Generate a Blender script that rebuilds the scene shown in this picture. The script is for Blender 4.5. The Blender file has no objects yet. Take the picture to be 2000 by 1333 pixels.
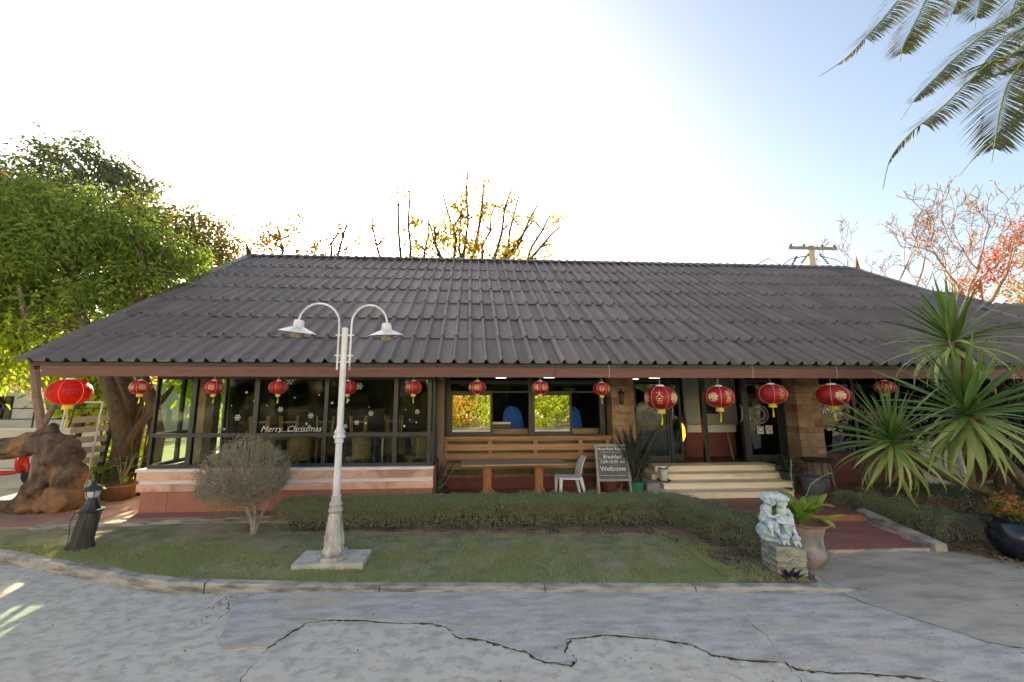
import bpy, bmesh, math, random
import numpy as np
from math import sin, cos, pi, radians, atan2, sqrt
from mathutils import Vector, Matrix, Euler
R = radians
random.seed(7); rng = np.random.default_rng(11)
S = bpy.context.scene
C = S.collection
# ---------------------------------------------------------------- camera
cd = bpy.data.cameras.new('camera'); cam = bpy.data.objects.new('camera', cd); C.objects.link(cam)
cam.location = (0, 0, 2.25)
cam.rotation_euler = (R(90 + 7.998), 0, R(-3.45))
cd.sensor_width = 36; cd.lens = 751 / 2000 * 36; cd.shift_x = 0.02
cd.clip_start = 0.05; cd.clip_end = 3000
S.camera = cam
# ---------------------------------------------------------------- world, sun, exposure
SUN_AZ, SUN_EL = R(-17), R(18.5)
w = bpy.data.worlds.new('World'); S.world = w; w.use_nodes = True
nt = w.node_tree; nt.nodes.clear()
sky = nt.nodes.new('ShaderNodeTexSky'); sky.sky_type = 'NISHITA'; sky.sun_disc = False
sky.sun_elevation = SUN_EL; sky.sun_rotation = SUN_AZ
sky.air_density = 0.8; sky.dust_density = 3.6; sky.ozone_density = 2.6; sky.altitude = 0
bg = nt.nodes.new('ShaderNodeBackground'); bg.inputs[1].default_value = 0.105
wo = nt.nodes.new('ShaderNodeOutputWorld')
nt.links.new(sky.outputs[0], bg.inputs[0]); nt.links.new(bg.outputs[0], wo.inputs[0])
sl = bpy.data.lights.new('sun', 'SUN'); so = bpy.data.objects.new('sun', sl); C.objects.link(so)
sl.energy = 5.0; sl.angle = R(0.5); sl.color = (1, 0.86, 0.64)
sd = Vector((sin(SUN_AZ) * cos(SUN_EL), cos(SUN_AZ) * cos(SUN_EL), sin(SUN_EL)))
so.rotation_euler = sd.to_track_quat('Z', 'Y').to_euler()
so.location = (-8, 30, 20)
S.view_settings.view_transform = 'Standard'; S.view_settings.look = 'None'
S.view_settings.exposure = 2.22; S.view_settings.gamma = 1; S.view_settings.use_curve_mapping = False
S.view_settings.use_white_balance = True; S.view_settings.white_balance_temperature = 8300; S.view_settings.white_balance_tint = 8
S.render.engine = 'CYCLES'
S.cycles.transparent_max_bounces = 16; S.cycles.max_bounces = 8; S.cycles.diffuse_bounces = 4
# ---------------------------------------------------------------- materials
def hexc(r, g, b):
    f = lambda v: ((v / 255 + 0.055) / 1.055) ** 2.4 if v / 255 > 0.04045 else v / 255 / 12.92
    return (f(r), f(g), f(b))
def mat(name, col, rough=0.7, col2=None, scale=4.0, contrast=(0.35, 0.65), stretch=(1, 1, 1), bump=0, bscale=40,
        metal=0, objrand=0, col3=None, scale3=1.2, con3=(0.5, 0.62), emit=0, spec=0.4, translucent=0, island=0, detail=6, speck=None):
    m = bpy.data.materials.new(name); m.use_nodes = True; n = m.node_tree.nodes; l = m.node_tree.links
    b = n['Principled BSDF']; out = n['Material Output']
    b.inputs['Roughness'].default_value = rough; b.inputs['Metallic'].default_value = metal
    b.inputs['Specular IOR Level'].default_value = spec
    tc = n.new('ShaderNodeTexCoord'); mp = n.new('ShaderNodeMapping'); mp.inputs['Scale'].default_value = stretch
    if objrand or island == 0 and False: pass
    oi = n.new('ShaderNodeObjectInfo')
    l.new(tc.outputs['Object'], mp.inputs['Vector'])
    if objrand:
        va = n.new('ShaderNodeVectorMath'); va.operation = 'ADD'
        vs = n.new('ShaderNodeVectorMath'); vs.operation = 'SCALE'; vs.inputs['Scale'].default_value = 37.0
        cx = n.new('ShaderNodeCombineXYZ')
        for i in range(3): l.new(oi.outputs['Random'], cx.inputs[i])
        l.new(cx.outputs[0], vs.inputs[0]); l.new(tc.outputs['Object'], va.inputs[0]); l.new(vs.outputs[0], va.inputs[1])
        l.new(va.outputs[0], mp.inputs['Vector'])
    src = None
    rgb = n.new('ShaderNodeRGB'); rgb.outputs[0].default_value = (*col, 1); src = rgb.outputs[0]
    def mixin(src, c, fac):
        mx = n.new('ShaderNodeMix'); mx.data_type = 'RGBA'
        l.new(fac, mx.inputs[0]); l.new(src, mx.inputs[6]); mx.inputs[7].default_value = (*c, 1)
        return mx.outputs[2]
    def noise(sc, con, det=6, rg=0.6):
        t = n.new('ShaderNodeTexNoise'); t.inputs['Scale'].default_value = sc; t.inputs['Detail'].default_value = det
        t.inputs['Roughness'].default_value = rg
        l.new(mp.outputs[0], t.inputs['Vector'])
        mr = n.new('ShaderNodeMapRange'); mr.inputs[1].default_value = con[0]; mr.inputs[2].default_value = con[1]
        l.new(t.outputs[0], mr.inputs[0]); return mr.outputs[0]
    if col2:
        if island:
            ge = n.new('ShaderNodeNewGeometry'); mr = n.new('ShaderNodeMapRange')
            mr.inputs[1].default_value = contrast[0]; mr.inputs[2].default_value = contrast[1]
            l.new(ge.outputs['Random Per Island'], mr.inputs[0]); src = mixin(src, col2, mr.outputs[0])
        else: src = mixin(src, col2, noise(scale, contrast, detail))
    if col3:
        if island:
            ge = n.new('ShaderNodeNewGeometry'); mr = n.new('ShaderNodeMapRange')
            ml = n.new('ShaderNodeMath'); ml.operation = 'MULTIPLY'; ml.inputs[1].default_value = 7.13
            fr = n.new('ShaderNodeMath'); fr.operation = 'FRACT'
            l.new(ge.outputs['Random Per Island'], ml.inputs[0]); l.new(ml.outputs[0], fr.inputs[0])
            mr.inputs[1].default_value = con3[0]; mr.inputs[2].default_value = con3[1]
            l.new(fr.outputs[0], mr.inputs[0]); src = mixin(src, col3, mr.outputs[0])
        else: src = mixin(src, col3, noise(scale3, con3))
    if speck: src = mixin(src, speck[0], noise(speck[1], speck[2], 3, .8))
    if objrand:
        hs = n.new('ShaderNodeHueSaturation'); mr = n.new('ShaderNodeMapRange')
        mr.inputs[3].default_value = 1 - objrand; mr.inputs[4].default_value = 1 + objrand
        l.new(oi.outputs['Random'], mr.inputs[0]); l.new(mr.outputs[0], hs.inputs['Value']); l.new(src, hs.inputs['Color']); src = hs.outputs[0]
    l.new(src, b.inputs['Base Color'])
    if bump:
        t = n.new('ShaderNodeTexNoise'); t.inputs['Scale'].default_value = bscale; t.inputs['Detail'].default_value = 8
        l.new(mp.outputs[0], t.inputs['Vector'])
        bp = n.new('ShaderNodeBump'); bp.inputs['Strength'].default_value = bump; bp.inputs['Distance'].default_value = 0.02
        l.new(t.outputs[0], bp.inputs['Height']); l.new(bp.outputs[0], b.inputs['Normal'])
    if emit:
        l.new(src, b.inputs['Emission Color']); b.inputs['Emission Strength'].default_value = emit
    if translucent:
        tr = n.new('ShaderNodeBsdfTranslucent'); l.new(src, tr.inputs[0])
        ms = n.new('ShaderNodeMixShader'); ms.inputs[0].default_value = translucent
        l.new(b.outputs[0], ms.inputs[1]); l.new(tr.outputs[0], ms.inputs[2]); l.new(ms.outputs[0], out.inputs[0])
    return m
def glass(name, tint=(0.8, 0.85, 0.85), refl=0.08, rough=0.0):
    m = bpy.data.materials.new(name); m.use_nodes = True; n = m.node_tree.nodes; l = m.node_tree.links
    n.clear(); out = n.new('ShaderNodeOutputMaterial')
    t = n.new('ShaderNodeBsdfTransparent'); t.inputs[0].default_value = (*tint, 1)
    g = n.new('ShaderNodeBsdfGlossy'); g.inputs['Roughness'].default_value = rough; g.inputs[0].default_value = (1, 1, 1, 1)
    lw = n.new('ShaderNodeLayerWeight'); lw.inputs[0].default_value = 0.5
    mr = n.new('ShaderNodeMapRange'); mr.inputs[1].default_value = 0; mr.inputs[2].default_value = 1
    mr.inputs[3].default_value = refl; mr.inputs[4].default_value = min(1, refl + 0.45)
    pw = n.new('ShaderNodeMath'); pw.operation = 'POWER'; pw.inputs[1].default_value = 3
    l.new(lw.outputs['Facing'], pw.inputs[0]); l.new(pw.outputs[0], mr.inputs[0])
    ms = n.new('ShaderNodeMixShader'); l.new(mr.outputs[0], ms.inputs[0]); l.new(t.outputs[0], ms.inputs[1]); l.new(g.outputs[0], ms.inputs[2])
    l.new(ms.outputs[0], out.inputs[0]); return m
M = {}
def mk(k, *a, **kw): M[k] = mat(k, *a, **kw)
mk('concrete', (0.74, 0.70, 0.62), 0.85, (0.57, 0.545, 0.485), 4.5, (0.44, 0.62), (1, 1.5, 1), 0.9, 110, col3=(0.50, 0.465, 0.40), scale3=9, con3=(0.52, 0.7), detail=12, speck=((0.34, 0.32, 0.29), 55, (0.60, 0.68)))
mk('concrete_old', (0.66, 0.645, 0.62), 0.9, (0.44, 0.43, 0.415), 4.5, (0.42, 0.64), (0.6, 2.0, 1), 1.0, 90, col3=(0.66, 0.58, 0.47), scale3=1.3, con3=(0.52, 0.66), detail=12, speck=((0.24, 0.23, 0.22), 48, (0.58, 0.68)))
mk('concrete_brown', (0.50, 0.455, 0.39), 0.9, (0.35, 0.32, 0.275), 3.0, (0.42, 0.66), (0.6, 1.8, 1), 0.7, 70, speck=((0.22, 0.20, 0.18), 50, (0.60, 0.69)), col3=(0.30, 0.22, 0.17), scale3=0.8, con3=(0.55, 0.75))
mk('kerb', (0.46, 0.43, 0.38), 0.9, (0.17, 0.16, 0.145), 4.5, (0.42, 0.62), (0.6, 1, 3), 0.6, 30, col3=(0.50, 0.48, 0.44), scale3=1.6, con3=(0.55, 0.7))
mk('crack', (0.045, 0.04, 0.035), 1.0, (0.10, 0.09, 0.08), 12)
mk('chip', (0.46, 0.44, 0.40), 0.9, (0.3, 0.28, 0.26), 9)
mk('soil', (0.20, 0.155, 0.115), 1.0, (0.07, 0.05, 0.035), 6, bump=0.8, bscale=30, col3=(0.22, 0.17, 0.12), scale3=2)
mk('ground', (0.34, 0.29, 0.20), 1.0, (0.22, 0.21, 0.12), 0.4, bump=0.5, bscale=8)
mk('turf', (0.36, 0.32, 0.20), 1.0, (0.20, 0.22, 0.11), 3.5, (0.4, 0.6), bump=0.9, bscale=60, col3=(0.40, 0.32, 0.22), scale3=1.4, con3=(0.5, 0.68))
mk('grass', (0.28, 0.40, 0.13), 0.7, (0.44, 0.46, 0.20), contrast=(0.2, 0.8), island=1, col3=(0.46, 0.39, 0.25), con3=(0.72, 0.86), translucent=0.3)
mk('tile_roof', (0.155, 0.126, 0.116), 0.5, (0.115, 0.094, 0.086), 7.0, (0.30, 0.75), (2.2, 0.8, 2), 0.3, 40, objrand=0.17, col3=(0.20, 0.178, 0.165), scale3=3.5, con3=(0.5, 0.85), spec=0.5, speck=((0.24, 0.225, 0.20), 60, (0.66, 0.74)))
mk('roof_dark', (0.06, 0.055, 0.06), 0.8)
mk('fascia', (0.17, 0.075, 0.06), 0.55, (0.12, 0.052, 0.042), 6, stretch=(0.3, 1, 8), bump=0.15, bscale=14, objrand=0.06)
mk('soffit', (0.10, 0.055, 0.045), 0.7)
mk('salmon', (0.78, 0.48, 0.39), 0.75, (0.66, 0.40, 0.33), 3, bump=0.1, col3=(0.40, 0.23, 0.19), scale3=1.1)
mk('white_trim', (0.74, 0.72, 0.72), 0.6, (0.60, 0.58, 0.58), 4, stretch=(1, 1, 4))
mk('red_tile', (0.42, 0.175, 0.13), 0.5, (0.34, 0.14, 0.105), 5, bump=0.1, objrand=0.07, col3=(0.36, 0.16, 0.12), scale3=4)
mk('plinth_tile', (0.36, 0.17, 0.14), 0.55, (0.30, 0.14, 0.12), 4, objrand=0.05)
mk('deck_tile', (0.32, 0.13, 0.105), 0.6, (0.22, 0.092, 0.077), 3, (0.35, 0.7), (0.5, 2, 1), 0.2, 30, objrand=0.06, col3=(0.35, 0.19, 0.16), scale3=1.5, con3=(0.5, 0.75))
mk('path_tile', (0.46, 0.275, 0.205), 0.6, (0.37, 0.21, 0.16), 3, bump=0.15, objrand=0.07, col3=(0.50, 0.38, 0.30), scale3=1.5)
mk('maroon', (0.19, 0.065, 0.055), 0.7, (0.14, 0.05, 0.045), 4)
mk('frame', (0.018, 0.021, 0.026), 0.42, (0.03, 0.035, 0.04), 5, spec=0.5)
mk('wood', (0.45, 0.25, 0.13), 0.55, (0.30, 0.15, 0.075), 4, (0.3, 0.7), (0.6, 5, 9), 0.25, 12, objrand=0.12)
mk('wood_table', (0.40, 0.19, 0.085), 0.5, (0.27, 0.12, 0.055), 5, (0.3, 0.7), (6, 6, 0.8), 0.2, 14)
mk('wood_top', (0.42, 0.34, 0.27), 0.6, (0.30, 0.23, 0.17), 4, (0.3, 0.7), (0.7, 9, 3), 0.25, 12)
mk('wood_post', (0.30, 0.20, 0.155), 0.75, (0.12, 0.08, 0.062), 5, (0.3, 0.7), (5, 5, 0.6), 0.3, 14)
mk('wood_grey', (0.27, 0.24, 0.21), 0.8, (0.17, 0.14, 0.12), 6, (0.3, 0.7), (1, 1, 0.3), 0.3, 20)
mk('sandstone', (0.38, 0.27, 0.18), 0.9, (0.27, 0.17, 0.115), 5, bump=0.5, bscale=25, objrand=0.25, col3=(0.24, 0.10, 0.07), scale3=1.4, con3=(0.55, 0.7))
mk('cream', (0.82, 0.72, 0.56), 0.65, (0.76, 0.66, 0.51), 3, stretch=(1, 1, 4), bump=0.08, col3=(0.42, 0.36, 0.29), scale3=1.6, con3=(0.58, 0.8))
mk('greystep', (0.33, 0.315, 0.28), 0.8, (0.24, 0.23, 0.2), 4)
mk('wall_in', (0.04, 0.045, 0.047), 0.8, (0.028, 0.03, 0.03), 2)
mk('bounce_wall', (0.78, 0.72, 0.62), 0.85, (0.72, 0.66, 0.57), 0.5)
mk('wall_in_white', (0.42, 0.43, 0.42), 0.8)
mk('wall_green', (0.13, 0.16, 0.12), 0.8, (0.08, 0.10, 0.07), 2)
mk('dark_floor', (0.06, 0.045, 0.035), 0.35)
mk('blue_cloth', (0.02, 0.14, 0.62), 0.8, (0.015, 0.09, 0.45), 4)
mk('rattan', (0.34, 0.23, 0.11), 0.65, (0.20, 0.13, 0.06), 20, bump=0.4, bscale=60)
mk('steel', (0.50, 0.52, 0.54), 0.35, metal=0.6)
mk('white_plastic', (0.78, 0.80, 0.84), 0.4, (0.70, 0.72, 0.76), 3)
mk('lamp_white', (0.74, 0.76, 0.78), 0.5, (0.58, 0.60, 0.62), 4, (0.4, 0.6), (1, 1, 0.6), 0.12, 25, col3=(0.34, 0.21, 0.14), scale3=5.5, con3=(0.62, 0.72))
mk('lamp_rust', (0.58, 0.57, 0.55), 0.65, (0.36, 0.33, 0.30), 9, (0.4, 0.62), (1, 1, 0.5), 0.5, 30, col3=(0.30, 0.20, 0.13), scale3=7, con3=(0.55, 0.68))
mk('shade_under', (0.50, 0.46, 0.38), 0.7, (0.30, 0.24, 0.16), 14)
mk('globe', (0.55, 0.50, 0.40), 0.25, (0.25, 0.20, 0.12), 22, (0.45, 0.65), translucent=0.35)
mk('black_metal', (0.025, 0.027, 0.032), 0.5, (0.05, 0.05, 0.055), 8)
mk('blackboard', (0.10, 0.115, 0.135), 0.85, (0.17, 0.19, 0.21), 7, (0.4, 0.75), (1, 1, 2))
mk('chalk', (0.85, 0.88, 0.9), 0.95)
mk('board_frame', (0.42, 0.39, 0.35), 0.75, (0.30, 0.27, 0.24), 7, stretch=(3, 3, 1))
mk('lantern_red', (0.46, 0.018, 0.024), 0.42, (0.36, 0.012, 0.02), 9, spec=0.5, translucent=0.22, objrand=0.06)
mk('lantern_big', (0.85, 0.035, 0.02), 0.5, (0.72, 0.03, 0.02), 12, translucent=0.55)
mk('gold', (0.68, 0.44, 0.16), 0.4, (0.70, 0.60, 0.38), 30, metal=0.2)
mk('pink_print', (0.72, 0.48, 0.42), 0.5, (0.72, 0.62, 0.30), 60)
mk('lantern_cap', (0.74, 0.70, 0.62), 0.4)
mk('yellow_cloth', (0.85, 0.76, 0.14), 0.7, (0.80, 0.66, 0.10), 25, translucent=0.3)
mk('string', (0.6, 0.58, 0.55), 0.8)
mk('sticker', (0.50, 0.53, 0.55), 0.7)
mk('sticker_grey', (0.20, 0.21, 0.22), 0.8, (0.12, 0.13, 0.14), 10)
mk('sticker_red', (0.55, 0.04, 0.04), 0.6)
mk('pot_black', (0.03, 0.028, 0.027), 0.6, (0.05, 0.045, 0.04), 9)
mk('pot_green', (0.02, 0.26, 0.16), 0.5, (0.02, 0.2, 0.13), 5)
mk('pot_terra', (0.20, 0.075, 0.05), 0.75, (0.15, 0.055, 0.04), 6)
mk('pot_brown', (0.24, 0.12, 0.055), 0.6, (0.13, 0.065, 0.03), 5)
mk('pot_grey', (0.13, 0.155, 0.18), 0.55, (0.10, 0.12, 0.145), 4)
mk('pot_dark', (0.06, 0.068, 0.07), 0.6)
mk('pot_glaze', (0.36, 0.27, 0.28), 0.28, (0.20, 0.20, 0.19), 7, (0.42, 0.6), (1, 1, 0.6), 0.15, 12, col3=(0.10, 0.13, 0.11), scale3=4, con3=(0.52, 0.66), spec=0.5)
mk('pot_rim', (0.30, 0.15, 0.085), 0.35)
mk('jar_glaze', (0.012, 0.016, 0.024), 0.18, (0.03, 0.045, 0.05), 2.6, (0.45, 0.75), spec=0.6)
mk('bucket_white', (0.58, 0.59, 0.60), 0.6, (0.36, 0.36, 0.36), 9, (0.5, 0.7))
mk('statue', (0.56, 0.67, 0.71), 0.8, (0.30, 0.38, 0.42), 22, (0.4, 0.7), bump=0.35, bscale=70, col3=(0.55, 0.64, 0.68), scale3=7)
mk('slate', (0.42, 0.42, 0.36), 0.9, (0.24, 0.24, 0.20), 12, bump=0.6, bscale=45, objrand=0.25)
mk('bark', (0.16, 0.115, 0.075), 0.95, (0.085, 0.06, 0.04), 7, (0.35, 0.65), (3, 3, 0.8), 0.9, 16)
mk('bark_dark', (0.075, 0.058, 0.045), 0.95, (0.04, 0.03, 0.024), 8, (0.35, 0.65), (3, 3, 0.8), 0.9, 18)
mk('bark_pink', (0.26, 0.185, 0.155), 0.9, (0.18, 0.13, 0.11), 7)
mk('bark_pale', (0.42, 0.36, 0.30), 0.9, (0.20, 0.165, 0.135), 10, bump=0.4)
mk('twig', (0.36, 0.31, 0.26), 0.9, (0.14, 0.115, 0.09), 12)
mk('stump', (0.055, 0.05, 0.046), 0.9, (0.10, 0.095, 0.085), 9, (0.4, 0.7), (4, 4, 0.6), 0.9, 20)
mk('driftwood', (0.16, 0.105, 0.07), 0.85, (0.06, 0.045, 0.036), 5.0, (0.4, 0.6), (1.4, 1, 0.7), 0.9, 9, col3=(0.26, 0.14, 0.065), scale3=1.7, con3=(0.54, 0.62))
mk('leaf_mid', (0.105, 0.20, 0.03), 0.5, (0.22, 0.30, 0.05), contrast=(0.1, 0.9), island=1, col3=(0.50, 0.38, 0.05), con3=(0.95, 0.99), translucent=0.45)
mk('leaf_dark', (0.065, 0.10, 0.045), 0.55, (0.10, 0.135, 0.06), contrast=(0.1, 0.9), island=1, col3=(0.16, 0.12, 0.04), con3=(0.9, 0.97), translucent=0.3)
mk('leaf_olive', (0.11, 0.12, 0.035), 0.55, (0.17, 0.15, 0.04), contrast=(0.2, 0.8), island=1, col3=(0.42, 0.20, 0.04), con3=(0.82, 0.92), translucent=0.35)
mk('leaf_warm', (0.16, 0.14, 0.03), 0.55, (0.30, 0.20, 0.03), contrast=(0.2, 0.8), island=1, col3=(0.42, 0.11, 0.02), con3=(0.78, 0.9), translucent=0.4)
mk('leaf_yellow', (0.50, 0.38, 0.05), 0.55, (0.30, 0.30, 0.05), contrast=(0.1, 0.9), island=1, col3=(0.50, 0.22, 0.04), con3=(0.75, 0.9), translucent=0.4)
mk('leaf_orange', (0.36, 0.10, 0.045), 0.6, (0.28, 0.07, 0.035), contrast=(0.1, 0.9), island=1, translucent=0.4)
mk('leaf_pink', (0.48, 0.30, 0.26), 0.6, (0.36, 0.26, 0.22), contrast=(0.1, 0.9), island=1, translucent=0.4)
mk('leaf_lime', (0.28, 0.42, 0.03), 0.5, (0.42, 0.50, 0.05), contrast=(0.1, 0.9), island=1, translucent=0.5)
mk('leaf_hedge', (0.17, 0.23, 0.12), 0.6, (0.31, 0.35, 0.20), contrast=(0.1, 0.9), island=1, col3=(0.20, 0.15, 0.10), con3=(0.9, 0.97), translucent=0.2)
mk('leaf_shrub', (0.36, 0.345, 0.25), 0.7, (0.25, 0.26, 0.165), contrast=(0.1, 0.9), island=1, col3=(0.26, 0.20, 0.14), con3=(0.7, 0.9), translucent=0.2)
mk('leaf_purple', (0.045, 0.02, 0.055), 0.5, (0.06, 0.03, 0.07), contrast=(0.1, 0.9), island=1)
mk('leaf_dead', (0.25, 0.15, 0.09), 0.8, (0.17, 0.10, 0.06), contrast=(0.1, 0.9), island=1)
mk('palm_leaf', (0.06, 0.08, 0.032), 0.45, (0.10, 0.11, 0.045), contrast=(0.1, 0.9), island=1, col3=(0.17, 0.13, 0.07), con3=(0.9, 0.97), translucent=0.25)
mk('yucca_leaf', (0.085, 0.175, 0.04), 0.4, (0.15, 0.26, 0.065), 3, (0.3, 0.8), objrand=0.3, translucent=0.2, spec=0.5)
mk('yucca_old', (0.25, 0.34, 0.09), 0.42, (0.38, 0.45, 0.16), 3, (0.3, 0.8), objrand=0.2, translucent=0.25, spec=0.5)
mk('yucca_dry', (0.33, 0.25, 0.14), 0.8, objrand=0.2)
mk('snake_leaf', (0.060, 0.075, 0.048), 0.45, (0.03, 0.045, 0.03), 14, (0.4, 0.6), (1, 1, 3), objrand=0.2)
mk('spath_leaf', (0.20, 0.34, 0.035), 0.35, (0.30, 0.42, 0.06), 4, objrand=0.2, translucent=0.4, spec=0.5)
mk('spath_yellow', (0.66, 0.52, 0.04), 0.4, (0.40, 0.42, 0.05), 4, translucent=0.4)
mk('spath_dry', (0.42, 0.28, 0.12), 0.7)
mk('stem_green', (0.13, 0.20, 0.04), 0.5, (0.20, 0.24, 0.06), 6)
mk('succulent', (0.16, 0.20, 0.15), 0.6)
mk('flower_red', (0.60, 0.10, 0.06), 0.6, (0.66, 0.22, 0.14), contrast=(0.2, 0.8), island=1, translucent=0.3)
mk('car_red', (0.50, 0.01, 0.012), 0.15, spec=0.7)
mk('tyre', (0.02, 0.02, 0.02), 0.9)
mk('house_wall', (0.62, 0.58, 0.50), 0.8, (0.52, 0.48, 0.42), 1.0)
mk('brick_wall', (0.34, 0.16, 0.11), 0.9, (0.26, 0.12, 0.08), 3)
mk('pale_wood', (0.30, 0.25, 0.17), 0.8, (0.22, 0.18, 0.12), 5)
mk('glow', (1.0, 0.42, 0.06), 0.5, (0.9, 0.22, 0.02), 9, emit=1.2)
mk('ceiling_lamp', (0.9, 0.9, 0.85), 0.5, emit=0.8)
mk('white_box', (0.62, 0.64, 0.62), 0.5)
mk('headlight', (0.8, 0.82, 0.85), 0.15)
mk('picture', (0.05, 0.055, 0.06), 0.6, (0.12, 0.12, 0.12), 5, (0.5, 0.6))
M['glass_bay'] = glass('glass_bay', (0.80, 0.85, 0.81), 0.008)
M['glass_side'] = glass('glass_side', (0.80, 0.92, 0.82), 0.02)
M['glass_win'] = glass('glass_win', (0.22, 0.24, 0.25), 0.42)
M['glass_transom'] = glass('glass_transom', (0.3, 0.32, 0.33), 0.004)
M['glass_door'] = glass('glass_door', (0.35, 0.38, 0.38), 0.05)
# ---------------------------------------------------------------- mesh helpers
class MB:
    def __init__(s): s.v = []; s.f = []
    def add(s, vs, fs):
        o = len(s.v); s.v += [tuple(p) for p in vs]; s.f += [tuple(i + o for i in f) for f in fs]; return s
    def box(s, x0, x1, y0, y1, z0, z1, mtx=None, taper=1.0):
        vs = [Vector((x, y, z)) for z in (z0, z1) for y in (y0, y1) for x in (x0, x1)]
        if taper != 1.0:
            cx, cy = (x0 + x1) / 2, (y0 + y1) / 2
            for p in vs[:4]: p.x = cx + (p.x - cx) * taper; p.y = cy + (p.y - cy) * taper
        if mtx is not None: vs = [mtx @ p for p in vs]
        return s.add(vs, [(0, 2, 3, 1), (4, 5, 7, 6), (0, 1, 5, 4), (2, 6, 7, 3), (0, 4, 6, 2), (1, 3, 7, 5)])
    def tube(s, pts, rad, n=8, cap=True):
        pts = [Vector(p) for p in pts]; rad = list(np.interp(np.linspace(0, 1, len(pts)), np.linspace(0, 1, len(rad)), rad)) if hasattr(rad, '__len__') else [rad] * len(pts)
        vs = []; fs = []; up = Vector((0, 0, 1)); prev = None
        for i, p in enumerate(pts):
            d = (pts[min(i + 1, len(pts) - 1)] - pts[max(i - 1, 0)])
            d = d.normalized() if d.length > 1e-9 else Vector((0, 0, 1))
            if prev is None:
                a = d.cross(Vector((0, 1, 0)) if abs(d.z) > 0.9 else up)
                if a.length < 1e-6: a = Vector((1, 0, 0))
            else:
                a = prev - d * prev.dot(d)
                if a.length < 1e-6: a = d.orthogonal()
            a.normalize(); prev = a; b = d.cross(a)
            for k in range(n):
                t = 2 * pi * k / n; vs.append(p + (a * cos(t) + b * sin(t)) * rad[i])
        for i in range(len(pts) - 1):
            for k in range(n):
                fs.append((i * n + k, i * n + (k + 1) % n, (i + 1) * n + (k + 1) % n, (i + 1) * n + k))
        if cap:
            fs.append(tuple(range(n))[::-1]); fs.append(tuple((len(pts) - 1) * n + k for k in range(n)))
        return s.add(vs, fs)
    def lathe(s, prof, c=(0, 0, 0), n=24, rot=0, sx=1, sy=1):
        vs = []; fs = []; m = len(prof)
        for r, z in prof:
            for k in range(n):
                t = 2 * pi * k / n + rot; vs.append((c[0] + r * cos(t) * sx, c[1] + r * sin(t) * sy, c[2] + z))
        for i in range(m - 1):
            for k in range(n): fs.append((i * n + k, i * n + (k + 1) % n, (i + 1) * n + (k + 1) % n, (i + 1) * n + k))
        if prof[0][0] > 1e-4: fs.append(tuple(range(n))[::-1])
        if prof[-1][0] > 1e-4: fs.append(tuple((m - 1) * n + k for k in range(n)))
        return s.add(vs, fs)
    def ball(s, c, r, n=12, m=8, sq=(1, 1, 1)):
        prof = [(max(1e-5, sin(pi * i / m)) * 1, -cos(pi * i / m)) for i in range(m + 1)]
        vs = []; fs = []
        for a, z in prof:
            for k in range(n): t = 2 * pi * k / n; vs.append((c[0] + r * sq[0] * a * cos(t), c[1] + r * sq[1] * a * sin(t), c[2] + r * sq[2] * z))
        for i in range(m):
            for k in range(n): fs.append((i * n + k, i * n + (k + 1) % n, (i + 1) * n + (k + 1) % n, (i + 1) * n + k))
        return s.add(vs, fs)
    def me(s, name, m, smooth=False):
        me = bpy.data.meshes.new(name); me.from_pydata(s.v, [], s.f)
        if m is not None: me.materials.append(M[m])
        if smooth:
            me.shade_smooth() if hasattr(me, 'shade_smooth') else None
            for p in me.polygons: p.use_smooth = True
            me.set_sharp_from_angle(angle=R(42))
        me.update(); return me
    def obj(s, name, m, parent=None, smooth=False, **kw): return link(name, s.me(name, m, smooth), parent, **kw)
def link(name, data, parent=None, label=None, cat=None, group=None, kind=None, loc=None, rot=None):
    o = bpy.data.objects.new(name, data); C.objects.link(o)
    if parent is not None: o.parent = parent
    if label: o['label'] = label
    if cat: o['category'] = cat
    if group: o['group'] = group
    if kind: o['kind'] = kind
    if loc is not None: o.location = loc
    if rot is not None: o.rotation_euler = rot
    return o
def thing(name, label, cat, loc=(0, 0, 0), rz=0, group=None):
    return link(name, None, None, label, cat, group, loc=loc, rot=(0, 0, rz))
def box(name, m, x0, x1, y0, y1, z0, z1, parent=None, bev=0, **kw):
    o = MB().box(x0, x1, y0, y1, z0, z1).obj(name, m, parent, **kw)
    if bev:
        b = o.modifiers.new('bevel', 'BEVEL'); b.width = bev; b.segments = 2
    return o
def npmesh(name, V, F, m, parent=None, smooth=False, **kw):
    """V (n,3) array, F (k,3|4) array"""
    me = bpy.data.meshes.new(name); V = np.asarray(V, dtype=np.float32); F = np.asarray(F, dtype=np.int32); k = F.shape[1]
    me.vertices.add(len(V)); me.vertices.foreach_set('co', V.ravel())
    me.loops.add(F.size); me.loops.foreach_set('vertex_index', F.ravel())
    me.polygons.add(len(F)); me.polygons.foreach_set('loop_start', np.arange(0, F.size, k, dtype=np.int32))
    me.polygons.foreach_set('use_smooth', np.full(len(F), smooth))
    me.materials.append(M[m]); me.update(calc_edges=True); me.validate()
    return link(name, me, parent, **kw)
def unit(a): return a / np.maximum(np.linalg.norm(a, axis=1, keepdims=True), 1e-9)
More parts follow.
